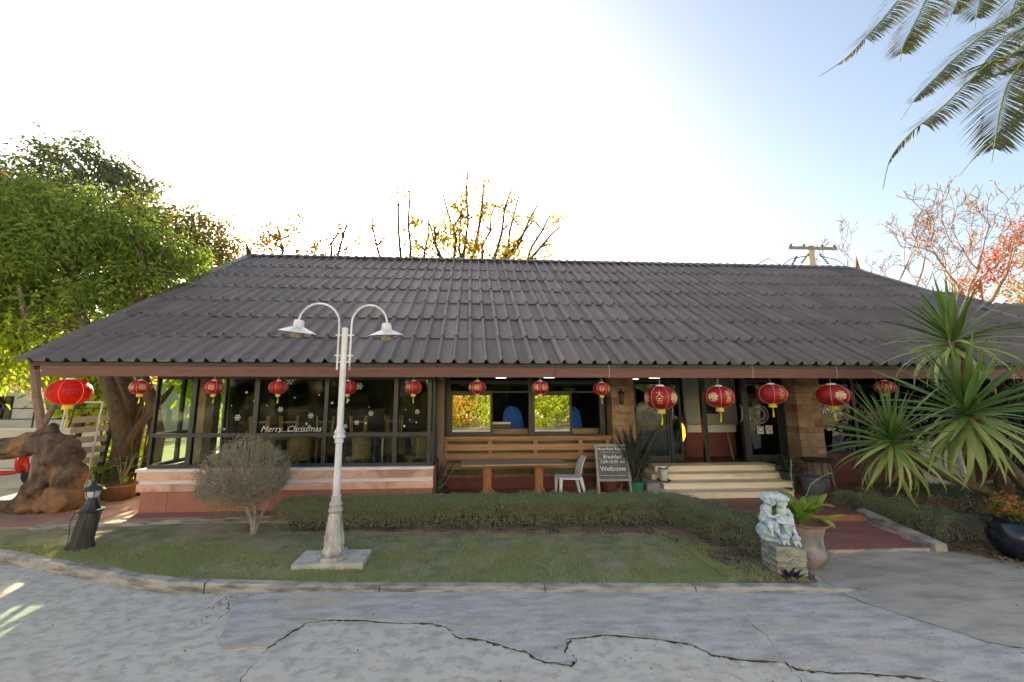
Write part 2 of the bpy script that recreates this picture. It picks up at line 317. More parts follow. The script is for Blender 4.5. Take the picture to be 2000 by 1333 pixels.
def leafmesh(P, D, L, W, droop=0.25, fold=0.25):
    """P base points, D directions, L lengths, W widths -> folded diamond leaves"""
    n = len(P); D = unit(D); L = np.broadcast_to(L, (n,))[:, None]; W = np.broadcast_to(W, (n,))[:, None]
    r = rng.normal(size=(n, 3)); r[:, 2] *= 0.4; side = unit(np.cross(D, r)); nor = unit(np.cross(side, D))
    nor = np.where(nor[:, 2:3] < 0, -nor, nor)
    mid = P + D * L * 0.45
    tip = P + D * L; tip[:, 2] -= (L * droop)[:, 0] * 0.5
    V = np.stack([P, mid + side * W / 2 + nor * W * fold, tip, mid - side * W / 2 + nor * W * fold], 1).reshape(-1, 3)
    b = np.arange(n)[:, None] * 4
    F = np.concatenate([b + [0, 1, 2], b + [0, 2, 3]], 0)
    return V, F
def grid_noise(P, s, seed=0):
    q = P * s + seed * 17.3
    return (np.sin(q[:, 0] * 1.7 + 1.3 * np.sin(q[:, 1] * 1.1)) + np.sin(q[:, 1] * 2.1 + 1.7 * np.sin(q[:, 2] * 1.3)) + np.sin(q[:, 2] * 1.9 + 1.1 * np.sin(q[:, 0] * 1.9))) / 3
# branching tree: returns list of branch polylines with radii, and twig points
def grow(start, direction, length, radius, levels, nsub=(3, 4), spread=0.7, upward=0.15, wig=0.18, shrink=0.68, rs=None, out=None, pts=None, seg=5, rmin=0.004, lshrink_rand=0.25):
    rs = rs or random; out = [] if out is None else out; pts = [] if pts is None else pts
    p = Vector(start); d = Vector(direction).normalized(); line = [p.copy()]; rad = [radius]
    for i in range(seg):
        d = (d + Vector((rs.uniform(-1, 1), rs.uniform(-1, 1), rs.uniform(-1, 1))) * wig + Vector((0, 0, upward * 0.3))).normalized()
        p = p + d * (length / seg); line.append(p.copy()); rad.append(max(rmin, radius * (1 - (i + 1) / seg * 0.5)))
        if levels <= 1: pts.append((p.copy(), d.copy()))
    out.append((line, rad, levels))
    if levels > 0:
        for k in range(rs.randint(*nsub)):
            i = rs.randint(max(1, seg // 2), seg) if k else seg
            ax = Vector((rs.uniform(-1, 1), rs.uniform(-1, 1), rs.uniform(-1, 1))).normalized()
            nd = (d + ax * spread + Vector((0, 0, upward))).normalized()
            grow(line[i], nd, length * shrink * rs.uniform(1 - lshrink_rand, 1 + lshrink_rand * 0.5), rad[i] * 0.68, levels - 1, nsub, spread, upward, wig, shrink, rs, out, pts, seg, rmin, lshrink_rand)
    return out, pts
def branches_mesh(name, br, m, parent, thin=3, **kw):
    b = MB()
    for line, rad, lv in br: b.tube(line, rad, 7 if lv >= 3 else (5 if lv == 2 else thin), cap=False)
    return b.obj(name, m, parent, smooth=True, **kw)
def foliage(name, pts, per, spread, L, W, m, parent, rs=None, filt=None, down=0.2, kind='stuff'):
    P0 = np.array([p[0][:] for p in pts]); D0 = np.array([p[1][:] for p in pts])
    P = np.repeat(P0, per, 0); D = np.repeat(D0, per, 0)
    P = P + rng.normal(size=P.shape) * spread; D = D * 0.4 + rng.normal(size=D.shape) * 0.8; D[:, 2] -= down
    if filt is not None: k = filt(P); P = P[k]; D = D[k]
    n = len(P); V, F = leafmesh(P, D, L * rng.uniform(0.6, 1.25, n), W * rng.uniform(0.7, 1.2, n), droop=0.4)
    return npmesh(name, V, F, m, parent)
def text_mesh(body, size, m, extrude=0.0, shear=0, align='CENTER'):
    cu = bpy.data.curves.new('txt', 'FONT'); cu.body = body; cu.size = size; cu.extrude = extrude; cu.shear = shear
    cu.align_x = align; cu.align_y = 'CENTER'; cu.resolution_u = 3
    o = bpy.data.objects.new('txt', cu); C.objects.link(o)
    dg = bpy.context.evaluated_depsgraph_get(); dg.update()
    me = bpy.data.meshes.new_from_object(o.evaluated_get(dg)); me.materials.clear(); me.materials.append(M[m])
    bpy.data.objects.remove(o); bpy.data.curves.remove(cu); return me
# ================================================================ SETTING
def sheet(name, m, poly, z, thick=0.0, **kw):
    """polygon sheet (optionally with a skirt downwards)"""
    bm = bmesh.new(); vs = [bm.verts.new((x, y, z)) for x, y in poly]
    f = bm.faces.new(vs)
    if f.normal.z < 0: f.normal_flip()
    bm.normal_update()
    if f.normal.z < 0: f.normal_flip()
    if thick:
        lo = [bm.verts.new((x, y, z - thick)) for x, y in poly]; n = len(poly)
        for i in range(n): bm.faces.new((vs[i], vs[(i + 1) % n], lo[(i + 1) % n], lo[i]))
    bmesh.ops.triangulate(bm, faces=[f]); bmesh.ops.recalc_face_normals(bm, faces=bm.faces) if thick else None
    me = bpy.data.meshes.new(name); bm.to_mesh(me); bm.free(); me.materials.append(M[m])
    return link(name, me, None, **kw)
sheet('ground', 'ground', [(-900, -900), (900, -900), (900, 900), (-900, 900)], -0.03, kind='structure')
road = sheet('road', 'concrete', [(-40, -60), (40, -60), (26, 5.9), (7.2, 5.9), (4.4, 5.6), (-7.0, 5.9), (-7.0, 7.5), (-8.2, 9.4), (-13, 16), (-26, 16)], 0.0, kind='structure')
def jitter(pts, a, n=3):
    out = []
    rs = random.Random(5)
    for i in range(len(pts) - 1):
        for k in range(n):
            t = k / n; out.append((pts[i][0] * (1 - t) + pts[i + 1][0] * t + rs.uniform(-a, a) * (k > 0), pts[i][1] * (1 - t) + pts[i + 1][1] * t + rs.uniform(-a, a) * (k > 0)))
    out.append(pts[-1]); return out
A = [(-1.78, 3.91), (-1.72, 4.04), (-1.68, 4.13), (-1.60, 4.28), (-1.4, 4.33), (-0.9, 4.27), (-0.33, 4.2), (-0.2, 4.14), (-0.09, 3.98), (0.19, 3.9), (0.41, 3.77), (0.54, 3.72), (0.64, 3.61), (0.88, 3.53), (0.94, 3.58), (0.86, 3.68), (0.91, 3.82), (1.0, 3.89), (1.33, 3.92), (1.6, 3.86), (1.93, 3.78), (2.04, 3.73), (2.14, 3.59), (2.33, 3.52), (2.70, 3.46), (2.74, 3.38), (2.9, 3.34), (3.29, 3.29), (3.66, 3.22), (3.92, 3.09), (4.5, 2.83), (5.2, 2.6)]
A = jitter(A, 0.014, 4)
Lf = jitter([(-2.77, 4.9), (-2.56, 4.73), (-2.44, 4.5), (-2.28, 4.03), (-2.16, 3.88), (-1.78, 3.91)], 0.02, 4)
jn = jitter([(5.2, 3.2), (4.96, 3.48), (4.74, 3.58), (4.63, 3.79), (4.31, 4.27), (4.26, 4.55)], 0.012, 4)
over = sheet('road_surface_layer', 'concrete_old', Lf[:-1] + A + jn + [(0.5, 4.85)], 0.014, 0.02, kind='structure')
sheet('driveway_slab', 'concrete_brown', [(p[0] + 0.012, p[1]) for p in jn] + [(4.4, 4.9), (4.2, 5.35), (4.6, 5.62), (7.0, 5.62), (8.2, 5.0), (13, 4.2), (13, 2.0), (8, 2.2), (5.2, 2.55)], 0.010, 0.02, kind='structure')
def ribbon(name, m, pts, wd, z, parent=None, seed=1, **kw):
    rs = random.Random(seed); V = []; F = []
    for i, p in enumerate(pts):
        a = Vector(pts[max(0, i - 1)]); b = Vector(pts[min(len(pts) - 1, i + 1)]); d = (b - a).normalized(); nn = Vector((-d.y, d.x))
        e = 1 if 0 < i < len(pts) - 1 else 0.1
        e *= .25 + 1.1 * abs(sin(i * .37 + seed)) * abs(sin(i * .113 + 2 * seed)) + .35 * rs.random(); q = Vector(p); a1 = q + nn * wd * rs.uniform(0.2, 1.3) * e; b1 = q - nn * wd * rs.uniform(0.2, 1.0) * e
        V += [(a1.x, a1.y, z), (b1.x, b1.y, z)]
    for i in range(len(pts) - 1): F.append((2 * i, 2 * i + 1, 2 * i + 3, 2 * i + 2))
    return MB().add(V, F).obj(name, m, parent, **kw)
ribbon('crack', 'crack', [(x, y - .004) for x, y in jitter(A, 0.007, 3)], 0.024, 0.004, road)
rs = random.Random(8)
for k in range(34):
    i = rs.randint(2, len(A) - 4); x, y = A[i]; r = rs.uniform(.006, .018)
    MB().add([(x + r * 1.6 * cos(a * 1.05) * rs.uniform(.6, 1.2), y + .012 + r * .6 * sin(a * 1.05), .0150 + .004 * (a % 2)) for a in range(6)], [tuple(range(6))]).obj('chip', 'chip', over)
ribbon('crack', 'crack', jitter(jn, 0.004, 2), 0.009, 0.018, over, 5)
ribbon('crack', 'crack', jitter([(2.79, 4.56), (2.78, 4.3), (2.79, 4.09), (2.83, 3.8), (2.71, 3.49)], 0.02, 5), 0.003, 0.0165, over, 6)
ribbon('crack', 'crack', jitter([(2.70, 3.46), (2.65, 3.23), (2.58, 3.0), (2.5, 2.6)], 0.02, 5), 0.003, 0.004, road, 7)
ribbon('crack', 'crack', jitter([(-1.78, 3.91), (-1.8, 3.69), (-1.77, 3.46), (-1.75, 3.26), (-1.8, 2.8)], 0.02, 5), 0.003, 0.004, road, 8)
ribbon('crack', 'crack', jitter([(-2.77, 4.92), (-2.6, 4.73), (-2.48, 4.55), (-2.5, 4.4)], 0.015, 5), 0.008, 0.004, road, 9)
ribbon('crack', 'crack', jitter([(-5.0, 4.4), (-3.9, 4.55), (-3.3, 4.6)], 0.02, 6), 0.002, 0.004, road, 10)
# kerb
def hk(x): return 0.068 + 0.055 * max(0, min(1, (-x - 1.2) / 2.4))
front = [(-8.6, 6.75), (-7.4, 6.35), (-6.3, 5.96), (-5.3, 5.60), (-4.42, 5.30), (-4.1, 5.17), (-3.75, 5.05), (-3.45, 4.985), (-3.1, 4.95), (-2.4, 4.905), (-1.4, 4.85), (0.52, 4.73), (1.6, 4.66), (3.0, 4.57), (3.8, 4.515), (4.26, 4.49), (4.5, 4.53), (4.66, 4.60)]
front = jitter(front, 0.006, 3)
V = []; F = []; n = 5
for i, (x, y) in enumerate(front):
    a = Vector(front[max(0, i - 1)]); b = Vector(front[min(len(front) - 1, i + 1)]); d = (b - a).normalized(); nn = Vector((-d.y, d.x)); h = hk(x) * (1 if i < len(front) - 8 else max(0.15, (len(front) - 1 - i) / 8)) + random.uniform(-.003, .003)
    for o, z in ((0, -0.05), (0.008, h - 0.018), (0.025, h), (0.115, h + 0.002), (0.125, 0.0)):
        o2 = o * (1 if i < len(front) - 6 else (len(front) - 1 - i + 1) / 7)
        V.append((x + nn.x * o2, y + nn.y * o2, z))
for i in range(len(front) - 1):
    for k in range(n - 1): F.append((i * n + k, i * n + k + 1, (i + 1) * n + k + 1, (i + 1) * n + k))
kerb = MB().add(V, F).obj('kerb', 'kerb', None, kind='structure')
for x, yy in ((-3.0, 4.94), (2.62, 4.6), (0.9, 4.7), (-1.0, 4.82)):
    h = hk(x) + 0.004
    MB().box(x - 0.002, x + 0.002, yy - 0.004, yy + 0.10, 0.0, h).obj('crack', 'crack', kerb)
inner = [(x, y + 0.12) for x, y in front]
def ykerb(x):
    xs = [p[0] for p in inner]; ys = [p[1] for p in inner]; return np.interp(x, xs, ys)
def yback(x): return np.interp(x, [-8.6, -6.9, -3.9, -3.0, 3.1, 3.9], [6.8, 6.87, 7.18, 6.95, 6.6, 5.2])
def zlawn(x, y): return 0.062 + 0.05 * np.clip((-np.asarray(x) - 1.2) / 2.4, 0, 1) + 0.008 * np.sin(x * 2.1 + y * 3.3)
xs = np.linspace(-8.4, 4.0, 90); V = []; F = []
for x in xs:
    y0 = float(ykerb(x)) - 0.01; y1 = 7.45 if x < 3.0 else max(y0 + 0.02, 7.3 - (x - 3.0) * 1.35)
    for k in range(14):
        y = y0 + (y1 - y0) * k / 13; V.append((x, y, float(zlawn(x, y))))
for i in range(len(xs) - 1):
    for k in range(13): F.append((i * 14 + k, (i + 1) * 14 + k, (i + 1) * 14 + k + 1, i * 14 + k + 1))
MB().add(V, F).obj('lawn', 'turf', None, smooth=True, kind='structure')
# soil strip under the hedges (bare bed)
sheet('planting_bed', 'soil', jitter([(-3.05, 6.70), (0, 6.55), (3.05, 6.28), (3.35, 5.35), (3.42, 4.66), (4.12, 4.64), (4.20, 4.75), (4.22, 5.5), (4.40, 5.62), (4.4, 6.8), (3.0, 7.3), (-3.05, 7.38)], 0.03, 3), 0.092, 0.03, kind='structure')
sheet('planting_bed', 'soil', jitter([(6.98, 5.5), (7.1, 6.0), (6.9, 7.2), (9.0, 8.6), (14, 8.6), (14, 4.4), (8.4, 4.7), (7.6, 4.95)], 0.04, 3), 0.03, 0.05, kind='structure')
sheet('verge', 'turf', [(-32, -16.5), (34, -16.5), (34, -7.6), (-32, -7.6)], 0.012, kind='structure')
# grass
def grass():
    N = 150000
    x = rng.uniform(-8.2, 4.0, N); y0 = ykerb(x) - 0.02; y1 = np.minimum(yback(x), 7.2) + .22 * np.sin(x * 5.1 + 2 * np.sin(x * 2.3)) * (x > -3) + .12 * np.sin(x * 17) * (x > -3); y = y0 + (y1 - y0) * rng.uniform(0, 1, N)
    P = np.stack([x, y, np.zeros(N)], 1)
    g = grid_noise(P, 1.6, 3) * 0.5 + grid_noise(P, 4.5, 5) * 0.35 + grid_noise(P, 11, 7) * 0.2
    back = (y - y0) / np.maximum(y1 - y0, .1)
    keep = (g - back * 0.95 + 0.42 + rng.normal(size=N) * 0.22 > 0) & (y1 > y0)
    ls = (abs(x + 1.75) < 0.42) & (y > 5.3) & (y < 5.72); keep &= ~ls
    x, y, back = x[keep], y[keep], back[keep]; n = len(x)
    z = np.where((y > 6.2) | (x > 3.1), .094, zlawn(x, y)); P = np.stack([x, y, z], 1)
    h = rng.uniform(0.016, 0.042, n) * (1.15 - 0.45 * back)
    a = rng.uniform(0, 2 * pi, n); wv = np.stack([np.cos(a), np.sin(a), np.zeros(n)], 1) * rng.uniform(0.003, 0.0065, (n, 1))
    ln = np.stack([rng.normal(size=n) * 0.6, rng.normal(size=n) * 0.6, np.ones(n)], 1) * h[:, None]
    V = np.stack([P - wv, P + wv, P + ln], 1).reshape(-1, 3); F = np.arange(3 * n).reshape(-1, 3)
    npmesh('lawn_grass', V, F, 'grass', None, kind='stuff', label='short patchy green and straw coloured grass covering the lawn', cat='grass')
grass()
def litter(name, x0, x1, y0, y1, z, n, sz, m, label, parent=None):
    x = rng.uniform(x0, x1, n); y = rng.uniform(y0, y1, n); P = np.stack([x, y, np.full(n, z) + rng.uniform(0.002, 0.012, n)], 1)
    D = rng.normal(size=(n, 3)); D[:, 2] *= 0.12
    V, F = leafmesh(P, D, sz * rng.uniform(0.4, 1.2, n), sz * 0.5 * rng.uniform(0.5, 1, n), 0.0, 0.15)
    return npmesh(name, V, F, m, parent, kind='stuff', label=label, cat='leaf litter')
litter('leaf_litter', 3.2, 4.4, 4.8, 6.4, 0.10, 260, 0.05, 'leaf_dead', 'brown dead leaves lying on the bare soil by the stone plinth')
litter('leaf_litter', 7.1, 9.4, 4.9, 6.2, 0.035, 900, 0.07, 'leaf_dead', 'brown dead leaves lying under the low hedge right of the entrance')
litter('leaf_litter', -3, 3.4, 6.25, 6.8, 0.095, 700, 0.035, 'leaf_dead', 'small dry leaves along the foot of the long hedge')
litter('leaf_litter', -5.5, 6.5, 2.6, 4.6, 0.017, 90, 0.035, 'leaf_dead', 'scattered small dry leaves on the concrete road')
litter('leaf_litter', -2.75, -2.4, 4.55, 4.85, 0.008, 60, 0.03, 'leaf_dead', 'dry leaves caught in the road crack at the kerb')
# left path of salmon tiles with a kerbstone border
pth = sheet('path', 'path_tile', [(-9.6, 6.95), (-6.95, 6.99), (-3.3, 7.40), (-3.3, 7.62), (-5.9, 7.7), (-5.95, 12.5), (-6.9, 8.5), (-8.0, 8.25), (-13, 8.6), (-13, 7.0)], 0.150, 0.16, kind='structure')
tl = MB().box(0, 0.386, 0, 0.386, 0, 0.006).me('path_tile', 'path_tile')
for i in range(17):
    for j in range(4):
        x = -10.2 + i * 0.4; y = 7.12 + j * 0.4 + 0.0
        yb = 6.99 + (x + 6.95) * 0.112 if x > -6.95 else 6.99
        if y < yb + 0.05 or x > -3.9 or (x > -6.35 and y > 7.25): continue
        if x > -6.4 and y + 0.4 > 7.6 and x > -6.3: continue
        if y + 0.39 > 8.2: continue
        link('tile', tl, pth, loc=(x, y, 0.1515 + random.uniform(0, .003)))
for i in range(9):
    a = -6.95 + i * 0.40; y = 6.90 + (a + 6.95) * 0.112
    m_ = Matrix.Translation((a, y, 0)) @ Matrix.Rotation(0.112, 4, 'Z')
    MB().box(0, 0.392, 0, 0.11, -0.02, 0.165 + random.uniform(-.004, .004), m_).obj('kerbstone', 'kerb', pth)
# terrace and entrance deck
ter = box('terrace', 'deck_tile', -0.62, 9.6, 7.35, 8.95, 0.0, 0.194, kind='structure')
ter2 = box('terrace', 'deck_tile', 4.45, 7.02, 6.62, 7.348, 0.0, 0.194, kind='structure')
for i in range(26):
    for j in range(2):
        x = -0.58 + i * 0.39; y = 7.36 + j * 0.39
        if x > 8.6: continue
        box('tile', 'deck_tile', x, x + 0.384, y, y + 0.384, 0.1945, 0.2005, ter)
for i in range(6):
    x = 4.48 + i * 0.42
    box('tile', 'deck_tile', x, x + 0.413, 6.625, 6.95, 0.1945, 0.2005, ter2); box('tile', 'deck_tile', x, x + 0.413, 6.96, 7.345, 0.1945, 0.2005, ter2)
    box('tile', 'red_tile', x, x + 0.413, 6.606, 6.619, 0.098, 0.192, ter2)
bmv = [(4.42, 5.58, .045), (6.72, 5.56, .045), (6.86, 6.62, .10), (4.42, 6.62, .10), (4.42, 5.58, -.03), (6.72, 5.56, -.03), (6.86, 6.62, -.03), (4.42, 6.62, -.03)]
dk = MB().add(bmv, [(0, 1, 2, 3), (0, 4, 5, 1), (1, 5, 6, 2), (0, 3, 7, 4)]).obj('entrance_ramp', 'kerb', None, kind='structure')
for i in range(6):
    for j in range(3):
        x0 = 4.45 + i * 0.385; y0 = 5.585 + j * 0.343; x1 = min(x0 + 0.38, 6.70 + 0.13 * (y0 - 5.56)); y1 = y0 + 0.338
        z = lambda y: 0.046 + (y - 5.57) * 0.0524 + 0.005
        MB().add([(x0, y0, z(y0)), (x1, y0, z(y0)), (x1, y1, z(y1)), (x0, y1, z(y1)), (x0, y0, z(y0) - .02), (x1, y0, z(y0) - .02)], [(0, 1, 2, 3), (0, 4, 5, 1)]).obj('tile', 'deck_tile', dk)
kb = MB()
kb.add([(6.74, 5.50, -.03), (6.93, 5.50, -.03), (6.93, 5.50, .12), (6.74, 5.50, .12), (6.86, 6.75, 0), (7.02, 6.75, 0), (7.02, 6.75, .27), (6.86, 6.75, .27)], [(0, 1, 2, 3), (3, 2, 6, 7), (0, 3, 7, 4), (1, 5, 6, 2), (4, 7, 6, 5)])
kb.obj('ramp_kerb', 'kerb', None, kind='structure').modifiers.new('b', 'BEVEL').width = 0.012

# ================================================================ BUILDING
B = thing('restaurant_building', 'long single storey restaurant with a dark corrugated tile roof and red lanterns along its eave', 'building', (0, 9, 0))
B.location = (0, 0, 0)
XL, XR = -7.52, 14.36
YE, ZE, PT = 7.0, 2.80, R(33.93)
EXP = 1.037; CS, SN = cos(PT), sin(PT)
def rp(x, s, n=0.0): return Vector((x, YE + s * CS - n * SN, ZE + s * SN + n * CS))   # point on the roof plane
SR = 7.23 * EXP; RIDGE = rp(0, SR)
b = MB()
vs = [rp(XL + .05, 0.05, -.02), rp(XR - .05, 0.05, -.02), rp(XR - .05, SR, -.02), rp(XL + .05, SR, -.02)]
yb = RIDGE.y + (RIDGE.y - YE)
vs += [Vector((XR - .05, yb, ZE)), Vector((XL + .05, yb, ZE))]
lo = [v - Vector((0, 0, .06)) for v in vs]
b.add(vs + lo, [(0, 1, 2, 3), (3, 2, 4, 5), (6, 9, 8, 7), (9, 11, 10, 8), (0, 6, 7, 1), (1, 7, 8, 2), (2, 8, 10, 4), (0, 3, 9, 6), (3, 5, 11, 9), (4, 10, 11, 5)])
roof = b.obj('roof', 'roof_dark', B)
# corrugated tile: two waves wide
prof1 = [(0.0, 0.0), (0.016, 0.014), (0.040, 0.062), (0.062, 0.078), (0.084, 0.062), (0.108, 0.014), (0.124, 0.0), (0.287, 0.0)]
def tile_mesh(wd_, L, name='roof_tile', m='tile_roof'):
    pts = prof1[:-1] + [(x + 0.287, z) for x, z in prof1]
    if wd_ == 1: pts = prof1
    W = pts[-1][0]; V = []; F = []; n = len(pts); th = 0.011
    for yy, lift in ((0, 0.032), (L, 0.002)):
        for x, z in pts: V.append((x, yy, z + lift + 0.007 * (1 - x / W)))
    for i in range(n - 1): F.append((i, i + 1, n + i + 1, n + i))
    o = len(V)
    for x, z in pts: V.append((x, 0, z + 0.032 + 0.007 * (1 - x / W)))
    for x, z in pts: V.append((x, 0.002, z + 0.032 - th))
    for i in range(n - 1): F.append((o + n + i, o + n + i + 1, o + i + 1, o + i))
    o2 = len(V)   # left skirt
    V += [(0, 0, 0.039), (0, L, 0.009), (0, L, -0.004), (0, 0, 0.024)]; F.append((o2, o2 + 1, o2 + 2, o2 + 3))
    me = bpy.data.meshes.new(name); me.from_pydata(V, [], F); me.materials.append(M[m])
    for p in me.polygons: p.use_smooth = True
    me.set_sharp_from_angle(angle=R(50)); return me
tm = tile_mesh(2, 1.12); tmt = tile_mesh(2, 0.34)
for r in range(8):
    for k in range(-14, 24):
        p = rp(0.55 + 0.574 * k, r * EXP - (0.0), 0.0) + Vector((random.uniform(-.007, .007), random.uniform(-.012, .012), 0))
        link('roof_tile', tm if r < 7 else tmt, roof, loc=p, rot=(PT + random.uniform(-.002, .002), 0, random.uniform(-.003, .003)))
# ridge caps with a bump over every wave
rc = MB()
prof = [(-0.17, -0.105), (-0.13, -0.045), (-0.07, 0.0), (0, 0.02), (0.07, 0.0), (0.13, -0.045), (0.17, -0.105)]
V = []; F = []; st = [(0, 0), (.05, .004), (.09, .022), (.13, .022), (.17, .004), (.287, 0)]
xs_ = [(x, z) for x, z in st[:-1]] + [(x + .287, z) for x, z in st]
for x, dz in xs_:
    for y, z in prof: V.append((x, y * (1 + dz * 4), z + dz + 0.06))
for i in range(len(xs_) - 1):
    for k in range(6): F.append((i * 7 + k, (i + 1) * 7 + k, (i + 1) * 7 + k + 1, i * 7 + k + 1))
rcm = MB().add(V, F).me('ridge_cap', 'tile_roof', True)
for k in range(-14, 24): link('ridge_cap', rcm, roof, loc=(0.55 + .574 * k, RIDGE.y, RIDGE.z + .02))
def slopebox(x0, x1, s0, s1, n0, n1, name, m, parent):
    vs = [rp(x, s, n) for n in (n0, n1) for s in (s0, s1) for x in (x0, x1)]
    return MB().add(vs, [(0, 2, 3, 1), (4, 5, 7, 6), (0, 1, 5, 4), (2, 6, 7, 3), (0, 4, 6, 2), (1, 3, 7, 5)]).obj(name, m, parent)
for s in range(7):
    e = SR if s == 6 else (s + 1) * EXP + .06
    o = slopebox(XL - .17, XL + .09, s * EXP - .02, e, 0.045 + .004 * (s % 2), .075 + .004 * (s % 2), 'verge_tile', 'tile_roof', roof)
    o = slopebox(XR - .09, XR + .17, s * EXP - .02, e, 0.045 + .004 * (s % 2), .075 + .004 * (s % 2), 'verge_tile', 'tile_roof', roof)
for X in (XL - .10, XR + .06):
    slopebox(X, X + .035, 0.12, SR, -.22, .04, 'bargeboard', 'fascia', roof)
for X, tl_ in ((-7.62, 0.18), (14.5, -0.2)):   # upright finials at the ridge ends
    MB().add([(X, 13.1, 6.9), (X + .22, 13.1, 6.86), (X + .22, 13.24, 6.86), (X, 13.24, 6.9), (X + .02 - tl_ * .4, 13.12, 7.3), (X + .10 - tl_ * .4, 13.12, 7.28), (X + .10 - tl_ * .4, 13.2, 7.28), (X + .02 - tl_ * .4, 13.2, 7.3), (X - tl_ * .7 + .03, 13.15, 7.52)],
             [(0, 1, 5, 4), (1, 2, 6, 5), (2, 3, 7, 6), (3, 0, 4, 7), (4, 5, 8), (5, 6, 8), (6, 7, 8), (7, 4, 8)]).obj('finial', 'bark_dark' if X < 0 else 'wood_post', roof)
# lower wing roof behind the right gable
b = MB(); wv = [Vector((14.55, 10.9, 5.35)), Vector((15.6, 9.75, 4.62)), Vector((19.5, 9.75, 4.62)), Vector((19.5, 13.2, 5.6)), Vector((14.55, 13.2, 5.6))]
wv = [Vector((14.5, 11.1, 5.50)), Vector((14.5, 7.4, 3.0)), Vector((22, 7.4, 3.0)), Vector((16.4, 9.0, 4.12)), Vector((14.9, 10.75, 5.30))]
wing = b.add(wv, [(0, 1, 2, 3, 4)]).obj('wing_roof', 'roof_dark', B)
tw = tile_mesh(2, 1.12)
for r in range(4):
    for k in range(1 + 0, 8):
        x = 14.53 + .574 * (k - 1); s = r * EXP + .42
        if (YE + (s + .8) * CS) > np.interp(x + .3, [14.5, 14.9, 16.4, 22], [11.3, 10.95, 9.4, 7.6]): continue
        link('roof_tile', tw, wing, loc=rp(x, s, .02), rot=(PT, 0, 0))
# fascia boards
xj = [XL + .16, -2.9, 1.62, 5.95, 10.2, XR]
for i in range(5):
    box('fascia_board', 'fascia', xj[i], xj[i + 1] - .006, 7.075, 7.10, 2.685, 2.815, B)
    box('fascia_board', 'fascia', xj[i] + (.05 if i == 0 else 0), xj[i + 1] - .006, 7.055, 7.088, 2.572, 2.682, B)
box('soffit', 'soffit', XL + .2, XR - .1, 7.10, 7.60, 2.60, 2.62, B)
box('soffit', 'soffit', -0.63, XR - .1, 7.602, 8.72, 2.72, 2.74, B)
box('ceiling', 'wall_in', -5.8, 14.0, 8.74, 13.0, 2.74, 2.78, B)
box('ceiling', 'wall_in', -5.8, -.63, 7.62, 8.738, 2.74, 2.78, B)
# ---- glazed bay
def mould(name, z0, z1, d, m, x0=-5.86, x1=-0.66, y=7.6):
    box(name, m, x0 - d, x1 + d * .3, y - d, y + .2, z0, z1, B); box(name, m, x0 - d, x0 + .2, y + .202, 12.6, z0, z1, B)
mould('plinth', 0.0, 0.19, 0.0, 'plinth_tile')
box('plinth', 'plinth_tile', -5.90, -0.64, 7.30, 7.598, 0.0, 0.165, B)
box('kerbstone', 'kerb', -5.86, -3.05, 7.10, 7.295, 0.0, 0.135, B)
for i in range(10):
    x = -5.90 + i * .526; box('tile', 'plinth_tile', x + .003, min(x + .523, -.64), 7.293, 7.299, 0.02, 0.163, B)
mould('bay_wall', 0.19, 0.53, 0.0, 'salmon')
for i in range(11):
    x = -5.865 + i * .476; box('tile', 'red_tile', x + .003, min(x + .472, -.66), 7.585, 7.598, 0.167, 0.528, B)
mould('moulding', 0.53, 0.655, 0.055, 'salmon'); mould('moulding', 0.656, 0.725, 0.035, 'white_trim')
mould('moulding', 0.726, 0.873, 0.06, 'salmon'); mould('window_sill', 0.874, 0.925, 0.085, 'white_trim')
box('bay_wall', 'maroon', -0.655, -0.60, 7.6, 8.9, 0.2, 0.93, B)
bayw = MB()
for x, wd_ in ((-5.80, .03), (-5.13, .085), (-4.57, .028), (-3.99, .085), (-2.70, .07), (-1.39, .08), (-0.74, .07)):
    bayw.box(x - wd_ / 2, x + wd_ / 2, 7.60, 7.68, .925, 2.60)
for z0, z1 in ((.926, .985), (1.475, 1.545), (2.55, 2.60)): bayw.box(-5.80, -.66, 7.604, 7.676, z0, z1)
bw = bayw.obj('window_frame', 'frame', B)
for a, c in ((-5.785, -5.17), (-5.09, -4.58), (-4.56, -4.03), (-3.95, -2.735), (-2.665, -1.43), (-1.35, -.775)):
    box('pane', 'glass_bay', a, c, 7.636, 7.642, .985, 1.475, bw); box('pane', 'glass_bay', a, c, 7.636, 7.642, 1.545, 2.55, bw)
# left side glazing
sw = MB()
for y in (8.3, 9.1, 9.44, 9.84): sw.box(-5.84, -5.78, y - .035, y + .035, .925, 2.60)
for z0, z1 in ((.926, .985), (1.475, 1.545), (2.55, 2.60)): sw.box(-5.836, -5.784, 7.68, 9.06, z0, z1)
sw = sw.obj('side_window_frame', 'frame', B)
for y0, y1 in ((7.69, 8.26), (8.34, 9.06), (9.48, 9.80)):
    box('pane', 'glass_side', -5.813, -5.807, y0, y1, .985, 1.475, sw); box('pane', 'glass_side', -5.813, -5.807, y0, y1, 1.545, 2.55, sw)
# right end of bay (mullions facing the terrace)
rw = MB()
for y in (7.72, 8.3, 8.85): rw.box(-.69, -.645, y - .03, y + .03, .925, 2.6)
rw.box(-.688, -.647, 7.7, 8.9, .926, .98); rw.box(-.688, -.647, 7.7, 8.9, 2.5, 2.6); rw = rw.obj('side_window_frame', 'frame', B)
box('pane', 'glass_bay', -.672, -.666, 7.75, 8.82, .98, 2.5, rw)
